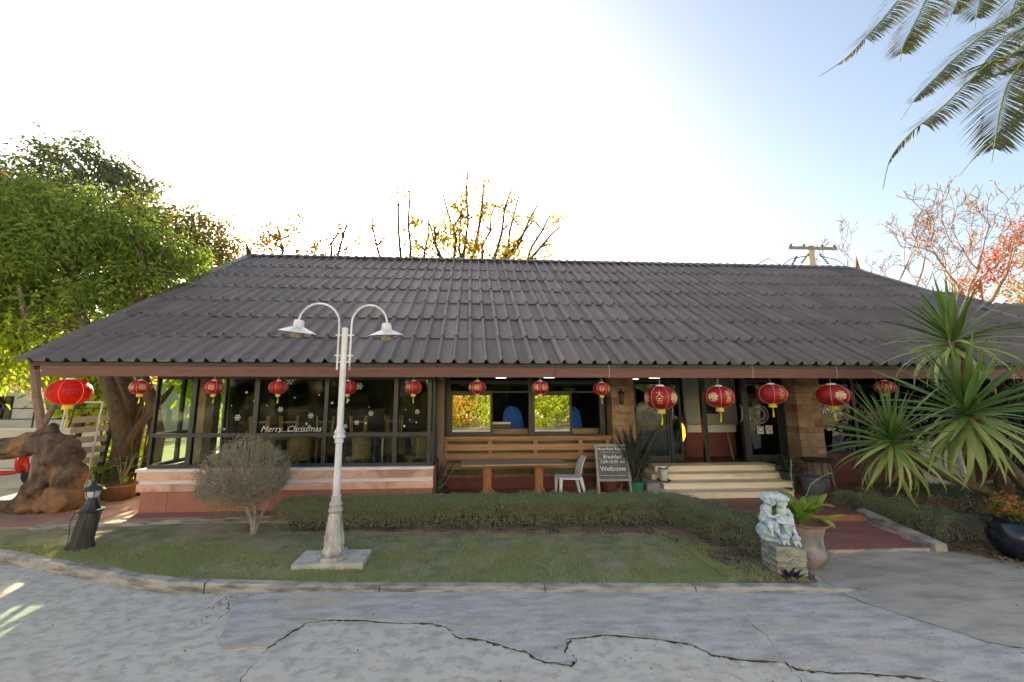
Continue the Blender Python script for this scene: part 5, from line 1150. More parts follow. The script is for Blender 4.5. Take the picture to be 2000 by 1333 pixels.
trunks = [([(-7.62, 9.2, .05), (-7.60, 9.2, 1.2), (-7.78, 9.2, 1.9), (-8.25, 9.3, 2.7), (-9.0, 9.5, 3.8), (-9.8, 9.7, 5.0)], [.24, .17, .16, .14, .11, .08]),
          ([(-7.25, 9.5, .05), (-7.12, 9.5, 1.3), (-7.32, 9.5, 2.1), (-7.8, 9.6, 2.9), (-8.2, 9.8, 4.2), (-8.2, 10, 5.2)], [.2, .15, .13, .12, .09, .06]),
          ([(-8.1, 9.8, .05), (-7.9, 9.8, 1.4), (-7.95, 9.8, 2.1), (-8.6, 9.9, 3.2), (-10.2, 10, 4.2), (-11.6, 10, 5.2)], [.22, .20, .17, .14, .11, .07]),
          ([(-7.6, 9.2, 1.1), (-7.25, 9.25, 1.7), (-6.95, 9.3, 2.15), (-6.75, 9.3, 2.45)], [.10, .08, .06, .04])]
for p, r in trunks: tr.tube([Vector(q) - O for q in p], r, 10, cap=False).obj('trunk', 'bark', T, smooth=True); tr = MB()
for a in range(16):
    pass
rt = MB(); rs = random.Random(5)
for i in range(26):
    a = rs.uniform(0, 2 * pi); c = Vector((rs.choice((0, .35, -.4)) + .2 * cos(a), .2 + .2 * sin(a), rs.uniform(.9, 2.2))); rt.tube([c, c + Vector((rs.uniform(-.1, .1), rs.uniform(-.1, .1), -.6)), Vector((c.x + rs.uniform(-.2, .2), c.y - .1, 0))], [.02, .018, .028], 5, cap=False)
rt.obj('hanging_roots', 'bark', T, smooth=True)
Cg = crown('crown', [(-10.5, 10, 5.7, 2.5, 1.9, 2.05), (-8.8, 10.6, 5.4, 1.7, 1.6, 1.35), (-12.3, 10, 4.9, 2.0, 2.0, 2.4), (-8.9, 9.9, 4.3, 1.1, 1.0, .95), (-7.6, 11.3, 6.0, .9, .8, .5), (-7.9, 9.9, 4.9, .6, .6, .5)], 400, 88, .24, .16, .062, 'leaf_mid', T, org, roofclear, shell=.35)
Cy = crown('lower_crown', [(-10.0, 9.8, 3.5, 2.2, 1.3, .8), (-12.5, 9.8, 3.2, 1.8, 1.5, 1.0), (-8.3, 9.6, 3.4, .7, .7, .5)], 170, 36, .24, .15, .06, 'leaf_lime', T, org, roofclear)
limbs('limbs', np.concatenate([Cg, Cy]), [q for p, r in trunks[:3] for q in p[3:]], 150, .045, 'bark', T, org)
# darker tree behind
org = (-13.5, 16, 0)
T = thing('dark_tree', 'tall dark tree rising behind the green tree at the left', 'tree', org)
MB().tube([(0, 0, 0), (.1, 0, 3), (-.4, .2, 6), (-.6, 0, 9)], [.4, .33, .26, .14], 12, cap=False).obj('trunk', 'bark_dark', T, smooth=True)
Cd = crown('crown', [(-15.8, 16, 9.9, 2.9, 2.0, 2.4), (-18.8, 16, 9.2, 2.4, 2.0, 2.4), (-16.1, 16, 12.2, .6, .6, 1.1), (-17.8, 16, 12.4, .6, .6, .9), (-13.2, 16, 8.6, 2.0, 1.6, 1.5)], 330, 70, .28, .19, .10, 'leaf_dark', T, org)
Ce = crown('autumn_crown', [(-11.0, 15.8, 8.4, 1.3, 1.2, 1.6), (-12.8, 15.6, 9.6, .9, 1, .7), (-9.9, 15.8, 7.7, .6, .8, .8)], 85, 46, .28, .18, .09, 'leaf_olive', T, org)
limbs('limbs', np.concatenate([Cd, Ce]), [(-13.9, 16.2, 6), (-14.1, 16, 9), (-16, 16, 8), (-12, 16, 7)], 120, .06, 'bark_dark', T, org)
# shoots with sparse yellow leaves behind the ridge
def shoot_tree(name, label, org, stems, leafm, clus=(), lsz=.17, seed=0, nl=18, brm='bark_dark'):
    T = thing(name, label, 'tree', org); rs = random.Random(seed); b = MB(); pts = []; O = Vector(org)
    for (x0, z0, x1, z1, lf) in stems:
        a = Vector((x0, org[1], z0)); e = Vector((x1, org[1] + rs.uniform(-.6, .6), z1)); line = [a]; k = 6
        for i in range(1, k + 1): line.append(a.lerp(e, i / k) + Vector((rs.uniform(-.09, .09), rs.uniform(-.2, .2), 0)) * (k - i + .5) * .5)
        b.tube([p - O for p in line], [.10 - .066 * i / k for i in range(k + 1)], 5, cap=False)
        for j in range(7):
            i = rs.randint(2, k - 1); s = line[i]; d = Vector((rs.choice((-1, 1)) * rs.uniform(.4, 1), rs.uniform(-.5, .5), rs.uniform(.2, 1.1))).normalized(); L = rs.uniform(.5, 1.4)
            m_ = s + d * L * .5 + Vector((0, 0, rs.uniform(-.1, .1))); e2 = s + d * L + Vector((0, 0, L * .2)); b.tube([s - O, m_ - O, e2 - O], [.032, .024, .015], 4, cap=False)
            if rs.random() < lf:
                for q in range(3): pts.append((m_.lerp(e2, rs.random()) - O, d))
        if lf > .5:
            for q in range(4): pts.append((line[-1].lerp(line[-2], rs.random()) - O, Vector((0, 0, 1))))
    for (x, z, r, n) in clus:
        for i in range(n): p = Vector((rs.gauss(x, r), org[1] + rs.gauss(0, r), rs.gauss(z, r * .6))); pts.append((p - O, Vector((0, 0, -1))))
    b.obj('branches', brm, T, smooth=True); 
    MB().tube([(0, 0, 0), (.1, 0, 2.5), (stems[0][0] - org[0], 0, stems[0][1])], [.2, .16, .06], 8, cap=False).obj('trunk', brm, T, smooth=True)
    foliage('leaves', pts, nl, .15, lsz * 1.25, lsz * .7, leafm, T)
shoot_tree('sparse_tree', 'nearly bare shoots with yellow leaves rising behind the middle of the ridge', (-.3, 17, 0), [(-.2, 6, -.1, 12.5, .8), (-.4, 6, -.35, 11.7, .2), (.4, 6, 1.9, 11.6, .3), (1.4, 6, 3.9, 10.9, .5), (0, 6, 2.9, 10.3, .3), (-.6, 6, -2.0, 10.6, .5), (1.6, 7, 4.2, 10.0, .4), (.2, 7, 1.2, 11.2, .3), (-.2, 7, -1.2, 11.3, .3), (.9, 6, 2.4, 12.0, .2), (1.0, 7, 3.3, 11.4, .4), (0, 7, .7, 12.2, .6), (-1, 7, -1.6, 9.8, .8)], 'leaf_yellow', ((-.1, 9.0, .55, 34), (1.8, 8.7, .5, 12), (3.9, 10.6, .12, 3)), seed=4, nl=9)
shoot_tree('sparse_tree', 'thin bare shoots left of the yellow leaved ones behind the ridge', (-3.4, 17, 0), [(-2.9, 6, -3.3, 11.7, .15), (-2.7, 6, -2.7, 11.9, .1), (-3.4, 6, -4.6, 10.6, .3), (-2.0, 6, -1.9, 10.2, .6)], 'leaf_yellow', ((-2.5, 10.0, .25, 7), (-4.6, 9.3, .25, 4), (-2.3, 8.8, .3, 5)), seed=8, nl=9)
shoot_tree('sparse_tree', 'low crooked branches with a few orange leaves behind the ridge, right of the left finial', (-6.9, 16, 0), [(-7.2, 6, -8.0, 9.2, .9), (-7.0, 6, -6.6, 8.9, .7), (-6.6, 6, -5.6, 9.1, .3), (-6.2, 6, -5.0, 9.4, .2)], 'leaf_warm', ((-7.5, 8.8, .5, 12), (-8.6, 8.6, .4, 10)), seed=3, nl=8)
# big bare tree at the right
def bare_tree():
    org = (28.6, 20, 0); T = thing('bare_tree', 'large bare pinkish tree with dense twigs behind the right end of the roof', 'tree', org); rs = random.Random(31)
    br, pts = [], []
    for sx, L, r in ((-1.4, 3.5, .18), (-.95, 4.3, .18), (-.35, 4.4, .2), (.2, 4.4, .22), (.8, 4.3, .18)):
        grow((sx * .5, 0, 4.2), (sx, rs.uniform(-.3, .3), 1.0), L, r, 6, (2, 3), .8, .10, .17, .70, rs, br, pts, 4, .013)
    MB().tube([(0, 0, 0), (.1, 0, 2.4), (0, 0, 4.6)], [.42, .33, .3], 10, cap=False).obj('trunk', 'bark_pink', T, smooth=True)
    branches_mesh('branches', br, 'bark_pink', T)
    sub = [p for p in pts if rs.random() < .12]; foliage('buds', sub, 2, .10, .11, .06, 'leaf_pink', T)
bare_tree()
T = thing('flowering_vine', 'vivid orange flowering vine climbing in the bare tree at the right', 'vine', (30.5, 19.4, 8)); rs = random.Random(2)
pts = []; b = MB(); path = [Vector(p) for p in ((-2.8, 0, -.3), (-1.6, 0, .8), (-.4, 0, 1.6), (1.0, .2, 3.0), (2.6, .2, 4.2), (4, .3, 4.9))]
b.tube(path, .04, 5); b.tube([(-1.6, 0, -6), (-1.8, 0, -3), (-1.6, 0, .8)], .06, 5); b.obj('stem', 'bark_pink', T, smooth=True)
for i in range(170):
    k = rs.uniform(0, 4.99); p = path[int(k)].lerp(path[int(k) + 1], k - int(k)) + Vector((rs.gauss(0, .34), rs.gauss(0, .3), rs.gauss(0, .36))); pts.append((p, Vector((0, 0, -1))))
foliage('blossom', pts, 11, .13, .15, .09, 'leaf_orange', T)
T = thing('yellowing_tree', 'yellow green leafy tree behind the top yucca head at the right edge', 'tree', (34, 19, 0)); MB().tube([(0, 0, 0), (0, 0, 6)], [.3, .15], 8).obj('trunk', 'bark_pale', T)
crown('crown', [(32.5, 19, 8.6, 2.6, 1.5, 2.2), (35, 19, 10, 3, 1.6, 3), (31, 19, 7.4, 1.5, 1.2, 1.2)], 150, 40, .45, .16, .08, 'leaf_warm', T, (34, 19, 0))
# utility pole
T = thing('utility_pole', 'concrete utility pole with a timber cross arm sticking up behind the ridge', 'utility pole', (17.6, 18, 0))
MB().tube([(0, 0, 0), (0, 0, 9.86)], [.2, .155], 12).obj('pole', 'concrete_brown', T); box('cross_arm', 'wood_grey', -1.35, 1.27, -.2, -.16, 9.62, 9.78, T)
for x in (-1.2, -.5, .5, 1.15): MB().lathe([(.03, 9.78), (.05, 9.80), (.05, 9.86), (.02, 9.9)], (x, -.18, 0), n=8).obj('insulator', 'bark_dark', T)
wr = MB()
for x0, x1 in ((-.3, -3.6), (-1.2, -5.5), (.3, 3.2)):
    wr.tube([(x0, -.18, 9.6 - abs(x0)), (x0 + (x1 - x0) * .3, -.2, 9.1), (x1, -.2, 7.5)], .02, 4)
for x0, x1, z in ((-.35, -.75, 9.35), (.3, .65, 9.35), (-1.0, -1.3, 9.2)):
    for i in range(6): wr.lathe([(.02, -.04), (.07, 0), (.02, .04)], (x0 + (x1 - x0) * i / 5, -.2, z - i * .09), n=6)
wr.obj('wires', 'bark_dark', T)
# yucca with three heads
T = thing('yucca_plant', 'tall three headed yucca with long sword leaves at the right', 'yucca', (8.9, 6.0, 0)); YO = Vector((8.9, 6.0, 0)); rs = random.Random(17)
ymesh = {}
for kind, m_ in (('g', 'yucca_leaf'), ('o', 'yucca_old'), ('d', 'yucca_dry')):
    ymesh[kind] = [blade_me('leaf', m_, 1.0, .056 + .005 * i, bd, .32, 8) for i, bd in enumerate((.05, .22, .50, .9))]
def yhead(c, L, n, tiltmax, ax=(0, 0), drydown=4, spin=0):
    c = Vector(c) - YO
    for i in range(n):
        f = i / n; tilt = (.05 + tiltmax * f ** .85) + rs.uniform(-.10, .10); yaw = i * 2.39996 + spin
        kind = 'g' if f < .55 else 'o'; bi = min(3, int(f * 3.2 + rs.uniform(0, .9)))
        if f > .93: kind = 'd' if rs.random() < .25 else 'o'
        m4 = Matrix.Translation(c + Vector((rs.uniform(-.03, .03), rs.uniform(-.03, .03), -.22 * f))) @ Matrix.Rotation(ax[0], 4, 'X') @ Matrix.Rotation(ax[1], 4, 'Y') @ Matrix.Rotation(yaw, 4, 'Z') @ Matrix.Rotation(tilt, 4, 'X') @ Matrix.Rotation(rs.uniform(-.5, .5), 4, 'Z')
        s = L * rs.uniform(.82, 1.12); o = link('leaf', ymesh[kind][bi], T); o.matrix_local = m4 @ Matrix.Diagonal((s, s, s, 1))
yhead((8.30, 6.05, 3.25), 1.05, 88, 1.95, (.05, -.05)); yhead((7.80, 5.66, 2.06), 1.18, 118, 2.4, (.25, -.1), spin=1); yhead((6.98, 6.1, 1.60), .98, 92, 2.4, (.25, -.2), spin=2)
for p, r in (([(9.0, 6.1, 0), (8.75, 6.1, 1.2), (8.45, 6.08, 2.3), (8.32, 6.05, 3.15)], [.11, .09, .075, .085]), ([(9.2, 5.9, 0), (8.9, 5.8, .7), (8.2, 5.7, 1.4), (7.8, 5.65, 1.95)], [.12, .09, .075, .08]), ([(9.4, 6.2, .1), (8.7, 6.2, .65), (7.7, 6.15, 1.0), (7.05, 6.12, 1.5)], [.12, .085, .07, .075])):
    MB().tube([Vector(q) - YO for q in p], r, 10).obj('trunk', 'bark', T, smooth=True)
for c in ((8.32, 6.05, 3.08), (7.8, 5.65, 1.9)):
    b = MB()
    for i in range(90):
        a = rs.uniform(0, 6.28); z = rs.uniform(-.25, .08); p = Vector(c) - YO + Vector((.08 * cos(a), .08 * sin(a), z)); e = p + Vector((.12 * cos(a), .12 * sin(a), rs.uniform(-.16, .02)))
        b.tube([p, e], [.008, .002], 3, cap=False)
    b.obj('dry_leaf_bases', 'yucca_dry', T)
# palm fronds from a palm whose trunk stands outside the frame
T = thing('palm_tree', 'date palm with drooping feathery fronds hanging in at the top right corner', 'palm', (10.4, 5.0, 0)); PO = Vector((10.4, 5.0, 0))
MB().tube([(0, 0, 0), (.1, .1, 3), (0, 0, 6), (-.1, 0, 9.0)], [.28, .24, .22, .25], 12).obj('trunk', 'bark', T, smooth=True)
def frond(pts, ll, wilt=0, seed=0, ldroop=.35):
    rs = random.Random(seed); P = [Vector(p) - PO for p in pts]
    ln = [P[0]]
    for i in range(len(P) - 1):   # catmull-rom
        a, b_, c, d = P[max(0, i - 1)], P[i], P[i + 1], P[min(len(P) - 1, i + 2)]
        for k in range(1, 9):
            t = k / 8; ln.append(.5 * ((2 * b_) + (c - a) * t + (2 * a - 5 * b_ + 4 * c - d) * t * t + (3 * b_ - a - 3 * c + d) * t ** 3))
    n = len(ln); b = MB(); b.tube(ln, [.020 - .016 * i / (n - 1) for i in range(n)], 5, cap=False)
    L = sum((ln[i + 1] - ln[i]).length for i in range(n - 1)); m_ = int(L / .030); Vv = []; Ff = []
    for j in range(m_):
        f = j / m_; k = f * (n - 1.001); i = int(k); p = ln[i].lerp(ln[i + 1], k - i); d = (ln[i + 1] - ln[i]).normalized(); side = d.cross(Vector((0, -.35, 1))).normalized(); up = side.cross(d)
        for s in (-1, 1):
            w_ = wilt and f > wilt
            if w_ and rs.random() < .55: continue
            le = ll * (sin(pi * min(1, .18 + f * .95)) ** .5) * rs.uniform(.8, 1.1) * (.5 if w_ else 1.25)
            dr = (d * (.75 + .5 * f) + side * s * (.95 if not w_ else .2) + up * .18 * rs.uniform(.3, 1.4) + Vector((0, 0, -ldroop if not w_ else -1.6)) * rs.uniform(.5, 1.2)).normalized()
            w2 = up.cross(dr).normalized() if abs(up.dot(dr)) < .95 else side; w2 = (w2 + up * .5).normalized(); wd_ = .0095
            mid = p + dr * le * .5; tip = p + dr * le + Vector((0, 0, -.12 * le)); o = len(Vv)
            Vv += [p - w2 * wd_ * .4, p + w2 * wd_ * .4, mid + w2 * wd_, tip, mid - w2 * wd_]; Ff += [(o, o + 1, o + 2), (o, o + 2, o + 4), (o + 4, o + 2, o + 3)]
    b.add(Vv, Ff); me = b.me('frond', 'palm_leaf', False); me.materials.append(M['stem_green']); nr = len(me.polygons) - len(Ff)
    for i in range(nr): me.polygons[i].material_index = 1; me.polygons[i].use_smooth = True
    link('frond', me, T)
s5 = lambda L, dy=0: [(x * .833 * (1 + dy / 5), 5 + dy, 2.25 + (z - 2.25) * .833 * (1 + dy / 5)) for x, z in L]
frond(s5([(10.9, 11.9), (9.2, 11.1), (8.2, 9.75), (7.48, 8.97), (7.01, 8.5), (6.45, 8.1)], .1), .42, .60, 1)
frond(s5([(11.5, 11.9), (9.9, 11.2), (9.2, 10.4), (8.6, 9.43), (8.24, 8.85), (8.12, 8.5)], -.1), .50, 0, 2)
frond(s5([(12.2, 11.2), (10.98, 9.94), (10.08, 9.3), (9.32, 8.69), (8.82, 8.23), (8.33, 7.77), (7.94, 7.28)], .2), .46, .93, 3)
frond(s5([(12.3, 10.6), (10.79, 9.01), (9.94, 8.56), (8.81, 7.58), (8.1, 7.03), (7.62, 6.5), (7.38, 5.9)], .0), .44, .60, 4)
frond(s5([(12.3, 10.7), (11.42, 9.39), (10.58, 8.55), (10.12, 7.86), (9.79, 7.0), (9.61, 6.5)], -.3), .62, 0, 5)
frond(s5([(12.4, 10.9), (11.4, 9.8), (10.4, 9.1), (9.7, 8.4), (9.3, 7.9)], .35), .50, 0, 6)
frond(s5([(12.2, 9.6), (11.2, 8.6), (10.4, 7.6), (9.5, 6.8), (8.9, 6.2)], .4), .30, .7, 7)
frond(s5([(12.6, 11.4), (11.9, 10.4), (11.2, 9.2), (11.0, 8.2), (10.9, 7.4)], .2), .60, 0, 8)
frond(s5([(12.5, 11.9), (11.2, 11.6), (10.2, 10.9), (9.6, 10.0), (9.2, 9.3)], -.25), .50, 0, 11)
frond(s5([(12.8, 10.6), (11.9, 9.6), (11.0, 8.9), (10.2, 8.4), (9.6, 8.2)], .15), .45, 0, 12)
frond(s5([(13.0, 12.2), (12.0, 11.6), (11.3, 10.8), (10.7, 9.8), (10.3, 9.0)], .3), .55, 0, 13)
frond(s5([(12.9, 11.0), (12.2, 10.0), (11.7, 9.0), (11.4, 8.0), (11.3, 7.0)], -.15), .60, 0, 14)
frond(s5([(10.8, 12.6), (10.0, 12.0), (9.5, 11.2), (9.1, 10.6)], .2), .45, 0, 15)
frond(s5([(12.0, 12.0), (11.0, 11.5), (10.4, 10.7), (10.0, 9.9), (9.8, 9.3)], .5), .55, 0, 9)
# dark shrubbery to the right of the building
for i, (x, y, z, r, lb) in enumerate(((12.2, 7.6, 1.5, 1.3, 'dark leafy bush behind the lowest yucca head at the right edge'), (14.5, 8.6, 2.2, 1.7, 'tall dark bush behind the largest yucca head at the right edge'), (17.5, 10, 2.4, 2.0, 'farthest dark bush beside the restaurant at the right edge'))):
    T = thing('dark_bush', lb, 'bush', (x, y, 0)); MB().tube([(0, 0, 0), (0, 0, z)], [.08, .04], 6).obj('stem', 'bark_dark', T)
    crown('foliage', [(x, y, z, r, r, z * .95)], 110, 60, .2, .12, .05, 'leaf_dark', T, (x, y, 0))
T = thing('leaning_board', 'pale grey board leaning behind the yucca trunks', 'board', (9.6, 7.5, .05)); o = box('board', 'greystep', -.42, .42, -.02, .02, 0, 1.25, T, bev=.005); o.rotation_euler = (R(-6), R(4), 0)  # a plain pale board, not a cabinet
box('edge', 'white_trim', .425, .46, -.03, .03, 0, 1.26, T)
# ================================================================ LEFT BACKGROUND
T = pot('bowl_planter', 'wide brown glazed bowl planter with a leafy dieffenbachia left of the glazed bay', (-7.15, 8.75, .12), [(.20, 0), (.23, .03), (.32, .25), (.335, .30)], 'pot_brown', 'pot_rim', rimprof=[(.33, .295), (.36, .305), (.36, .33), (.32, .325)], soil=(.32, .29), cat='potted plant')
lf = [blade_me('leaf', 'leaf_dark', .55 + .08 * i, .13, .8 + .3 * i, .25, 8, shape='oval') for i in range(2)] + [blade_me('leaf', 'spath_leaf', .5, .12, .9, .25, 8, shape='oval')]
for i in range(24): put(lf[i % 3], T, (rs.uniform(-.06, .06), rs.uniform(-.06, .06), .42 + rs.uniform(0, .25)), rs.uniform(0, 6.28), rs.uniform(.5, 1.25), 0, rs.uniform(.8, 1.2))
for i in range(9): a = i * .7; MB().tube([(0, 0, .25), (.05 * cos(a), .05 * sin(a), .5), (.16 * cos(a), .16 * sin(a), .85)], [.024, .018, .008], 5).obj('leaf_stalk', 'pale_wood', T)
lime = [blade_me('leaf', 'leaf_lime', .34 + .06 * i, .20, .9, .2, 8, shape='oval') for i in range(2)]
for i, (x, y, n, lb) in enumerate(((-8.55, 9.3, 20, 'lime green broad leaved plant directly behind the driftwood root'), (-8.0, 9.1, 18, 'lime green broad leaved plant at the foot of the white metal rack'), (-7.75, 8.9, 12, 'small lime green plant beside the bowl planter'))):
    T = thing('lime_plant', lb, 'plant', (x, y, .1))
    for k in range(n): put(lime[k % 2], T, (rs.uniform(-.18, .18), rs.uniform(-.1, .1), rs.uniform(.2, .62)), rs.uniform(0, 6.28), rs.uniform(.4, 1.3), 0, rs.uniform(.8, 1.3))
    for k in range(6): MB().tube([(0, 0, 0), (rs.uniform(-.2, .2), rs.uniform(-.1, .1), .55)], .008, 4).obj('stalk', 'stem_green', T)
T = thing('metal_rack', 'tall pale metal frame rack leaning in front of the tree trunks', 'rack', (-7.95, 8.85, .12))
rk = MB().tube([(.0, 0, 0), (.12, 0, 1.98)], .018, 6).tube([(-.72, 0, 0), (-.60, 0, 1.98)], .018, 6).tube([(.12, 0, 1.98), (-.60, 0, 1.98)], .016, 6); rk.obj('frame', 'lamp_white', T)
T = thing('wood_pallet', 'weathered pallet of grey boards leaning behind the metal rack', 'pallet', (-8.15, 9.0, .8))
for i in range(5):
    o = box('board', 'pale_wood', -.42, .36, -.012, .012, i * .22, i * .22 + .13, T); o.rotation_euler = (R(-8), R(-5), 0)
for x in (-.35, .28): o = box('runner', 'bark_dark', x - .04, x + .04, .02, .09, -.75, 1.05, T); o.rotation_euler = (R(-8), 0, 0)
T = thing('scooter', 'glossy red motor scooter parked behind the driftwood root', 'scooter', (-11.6, 10.6, .0), R(8))
fused('body', [((-.35, 0, .62), .20, (1.6, .8, .8)), ((.45, 0, .60), .18, (.5, .9, 1.7)), ((.1, 0, .34), .14, (2.4, 1, .5)), ((.52, 0, .92), .12, (1, 1.1, .8)), ((-.62, 0, .55), .15, (1.2, .9, .8))], [([(.62, 0, .32), (.45, 0, .95)], [.05, .06])], 'car_red', T, .02)
for x in (-.55, .72): MB().lathe([(.12, -.045), (.22, -.04), (.25, 0), (.22, .04), (.12, .045)], n=24).obj('wheel', 'tyre', T, loc=(x, 0, .25), rot=(R(90), 0, 0), smooth=True)
fused('seat', [((-.30, 0, .80), .15, (2.2, .9, .4))], [], 'tyre', T, .02); MB().ball((.64, 0, .92), .07, 12, 8).obj('headlight', 'headlight', T, smooth=True)
MB().tube([(.42, -.32, 1.02), (.48, 0, 1.05), (.42, .32, 1.02)], .018, 6).obj('handlebar', 'steel', T)
T = thing('low_white_wall', 'low cream garden wall behind the driftwood at the far left', 'wall', (-14, 13.5, 0)); box('wall', 'house_wall', -9, 3.6, -.1, .1, -.03, 1.15, T); box('coping', 'white_trim', -9, 3.6, -.14, .14, 1.152, 1.2, T)
T = thing('black_railing', 'black metal railing standing on the low cream wall', 'railing', (-14, 13.5, 1.2))
for z in (.28, .62): MB().tube([(-9, 0, z), (3.5, 0, z)], .02, 6).obj('rail', 'black_metal', T)
for i in range(12): MB().tube([(-8.8 + i * 1.1, 0, 0), (-8.8 + i * 1.1 + .15 * (i % 2), 0, .75)], .022, 6).obj('baluster', 'black_metal', T)
def house(name, label, x0, x1, y, d, h, wm, nwin):
    T = thing(name, label, 'house', ((x0 + x1) / 2, y, 0)); hw = (x1 - x0) / 2
    box('wall', wm, -hw, hw, 0, d, -.03, h, T)
    r = MB().add([(-hw - .6, -.6, h), (hw + .6, -.6, h), (hw + .6, d + .6, h), (-hw - .6, d + .6, h), (-hw, d / 2, h + 1.6), (hw, d / 2, h + 1.6)], [(0, 1, 5, 4), (2, 3, 4, 5), (1, 2, 5), (3, 0, 4), (0, 3, 2, 1)]).obj('roof', 'brick_wall', T)
    for i in range(nwin):
        x = -hw + (i + .7) * (2 * hw) / (nwin + .4); f = box('window', 'frame', x - .5, x + .5, -.03, -.002, 1.0, 2.2, T)
        for q in (-.46, .02): box('pane', 'glass_door', x + q, x + q + .44, -.05, -.035, 1.05, 2.15, f)
    box('door', 'wood_post', hw - 1.3, hw - .4, -.04, -.002, 0, 2.05, T)
house('neighbour_house', 'pale house with a reddish roof glimpsed beyond the low wall at the left', -33, -19, 22, 7, 3.0, 'house_wall', 4)
house('neighbour_house', 'second smaller pale house farther back at the left', -30, -25, 30, 5, 2.8, 'house_wall', 2)
def ftree(i, x, y, h, r, m, label, name='background_tree', cat='tree'):
    T = thing(name, label, cat, (x, y, 0)); MB().tube([(0, 0, 0), (.1, 0, h * .5), (0, 0, h * .8)], [.18, .13, .05], 8, cap=False).obj('trunk', 'bark', T, smooth=True)
    Cc = crown('crown', [(x, y, h * .68, r, r, h * .34), (x + r * .4, y, h * .5, r * .8, r * .7, h * .25)], 70, 60, r * .14, .22, .11, m, T, (x, y, 0))
    limbs('limbs', Cc, [(x, y, h * .4), (x, y, h * .6)], 14, .04, 'bark', T, (x, y, 0))
for i, a in enumerate(((-9.82, 15.2, 5.4, 1.45, 'leaf_lime', 'lime tree added close behind the left end of the restaurant to block low sun'), (-30, 17, 5.5, 2.6, 'leaf_lime', 'lime green bushy tree beyond the low wall, farthest left'), (-16.5, 17.5, 4.6, 1.9, 'leaf_yellow', 'yellow leaved tree beyond the black railing'), (-22, 28, 8, 3.5, 'leaf_mid', 'green tree behind the pale house at the left'), (-14.2, 15.6, 4.2, 1.3, 'leaf_lime', 'narrow lime green tree seen between the leaning trunks'), (-24, 40, 7, 3.2, 'leaf_lime', 'distant sunlit green tree seen through the glazed corner of the bay'),  # first tree is added to keep low sun streaks off the road
                       (-28, 26, 7, 3, 'leaf_lime', 'tall lime tree behind the brick house'), (-36, 26, 9, 4, 'leaf_mid', 'large green tree at the far left edge'), (-20, 36, 6, 2.6, 'leaf_lime', 'sunlit lime tree seen through the side glass of the bay'))): ftree(i, *a)
T = thing('slim_trunk_tree', 'slender pinkish trunk curving up beside the big orange lantern', 'tree', (-9.4, 9.3, .1))
MB().tube([(0, 0, 0), (.0, 0, 1.4), (-.25, 0, 2.2), (-.5, 0, 3.2), (-1.0, 0, 4.6)], [.11, .10, .085, .07, .04], 8, cap=False).obj('trunk', 'bark_pink', T, smooth=True)
MB().tube([(0, 0, 1.5), (.18, 0, 2.0), (.4, 0, 3.0)], [.06, .05, .03], 7, cap=False).obj('side_branch', 'bark_pink', T, smooth=True)
T = thing('pale_pole', 'pale slender post at the far left edge', 'post', (-12.2, 10.5, 0)); MB().tube([(0, 0, 0), (.1, 0, 4.5)], [.07, .06], 8).obj('post', 'bark_pink', T); 
T = thing('garden_sphere', 'small white glazed garden sphere lying under the driftwood arch', 'ornament', (-9.35, 9.1, .1)); MB().ball((0, 0, .12), .12, 16, 10).obj('sphere', 'lantern_cap', T, smooth=True)
T = thing('conical_bush', 'clipped yellow cone shaped bush between the leaning trunks', 'bush', (-9.55, 11.6, .0))
P = []
for i in range(150): z = rs.random(); a = rs.uniform(0, 6.28); q = (1 - z) * .55; P.append((Vector((q * cos(a), q * sin(a), .3 + z * 1.9)), Vector((cos(a), sin(a), .5))))
foliage('foliage', P, 28, .08, .08, .045, 'leaf_lime', T, down=0); MB().tube([(0, 0, 0), (0, 0, 1.4)], .04, 6).obj('stem', 'bark', T)
T = thing('bounce_building', 'long pale three storey building added behind the camera to bounce sunlight onto the facade', 'building', (2, -21.5, 0))  # added building, its sunlit wall throws light back onto the restaurant
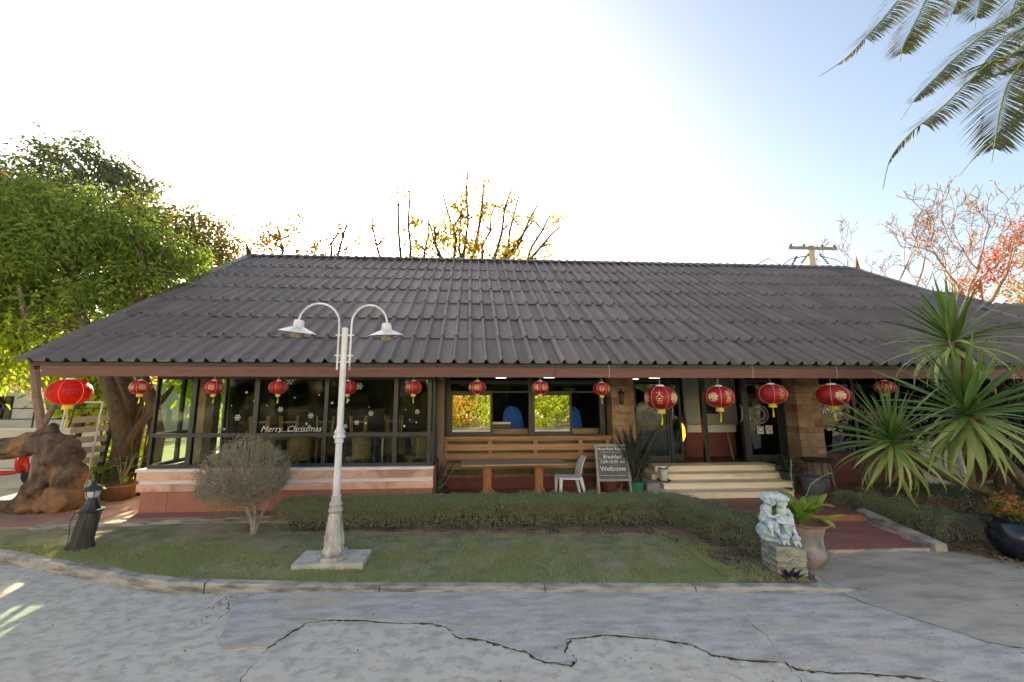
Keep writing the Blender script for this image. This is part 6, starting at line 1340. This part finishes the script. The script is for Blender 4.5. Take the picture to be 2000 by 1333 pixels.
box('wall', 'bounce_wall', -34, 34, -8, 0, -.03, 10.0, T); MB().add([(-35, -9, 10.0), (35, -9, 10.0), (35, .3, 10.0), (-35, .3, 10.0), (-33, -4, 12), (33, -4, 12)], [(0, 1, 5, 4), (2, 3, 4, 5), (1, 2, 5), (3, 0, 4), (0, 3, 2, 1)]).obj('roof', 'tile_roof', T)
wm_ = MB().box(-.7, .7, .002, .03, 0, 1.3).me('window', 'frame'); pm_ = MB().box(-.32, .32, .032, .04, .06, 1.24).me('pane', 'glass_door')
for i in range(16):
    for z in (1.0, 4.2, 7.4):
        f = link('window', wm_, T, loc=(-31.5 + i * 4.2, 0, z))
        for q in (-.34, .34): link('pane', pm_, f, loc=(q, 0, 0))
# garden across the road (behind the photographer), seen mirrored in the sliding windows
for i, x in enumerate((-25, -21, -17, -13.2, -9.6, 16.5, 20, 24, 28)):
    ftree(i, x, -14.5 + (i % 2), 4.4, 2.6, 'leaf_dark', '%s dark tree across the road, mirrored in the %s' % (('first', 'second', 'third', 'fourth', 'fifth')[i % 5], 'glazed bay' if i < 5 else 'right hand glass'), 'garden_tree')
for i, (x, y, h, r, m_, lb) in enumerate(((-6, -14, 5.5, 2.4, 'leaf_dark', 'dark tree mirrored at the left of the left sliding window'), (-1.2, -10.6, 3.2, 2.1, 'leaf_yellow', 'yellow bush mirrored in the left sliding window'), (2.2, -10.2, 3.6, 2.1, 'leaf_lime', 'lime bush mirrored in the left sliding window'), (5.6, -10.4, 3.8, 2.1, 'leaf_lime', 'lime bush mirrored in the right sliding window'), (9, -10.8, 4.0, 2.2, 'leaf_mid', 'green bush mirrored at the right of the right sliding window'), (13, -15, 5, 2.6, 'leaf_mid', 'green tree mirrored in the entrance glass'))):
    ftree(i, x, y, h, r, m_, lb, 'garden_bush' if h < 5 else 'garden_tree', 'bush' if h < 5 else 'tree')
    if h < 5:
        t = [o for o in C.objects if o.get('label') == lb][0]
        crown('lower_foliage', [(x, y, h * .3, r, r * .8, h * .3)], 60, 60, r * .16, .20, .10, m_, t, (x, y, 0))
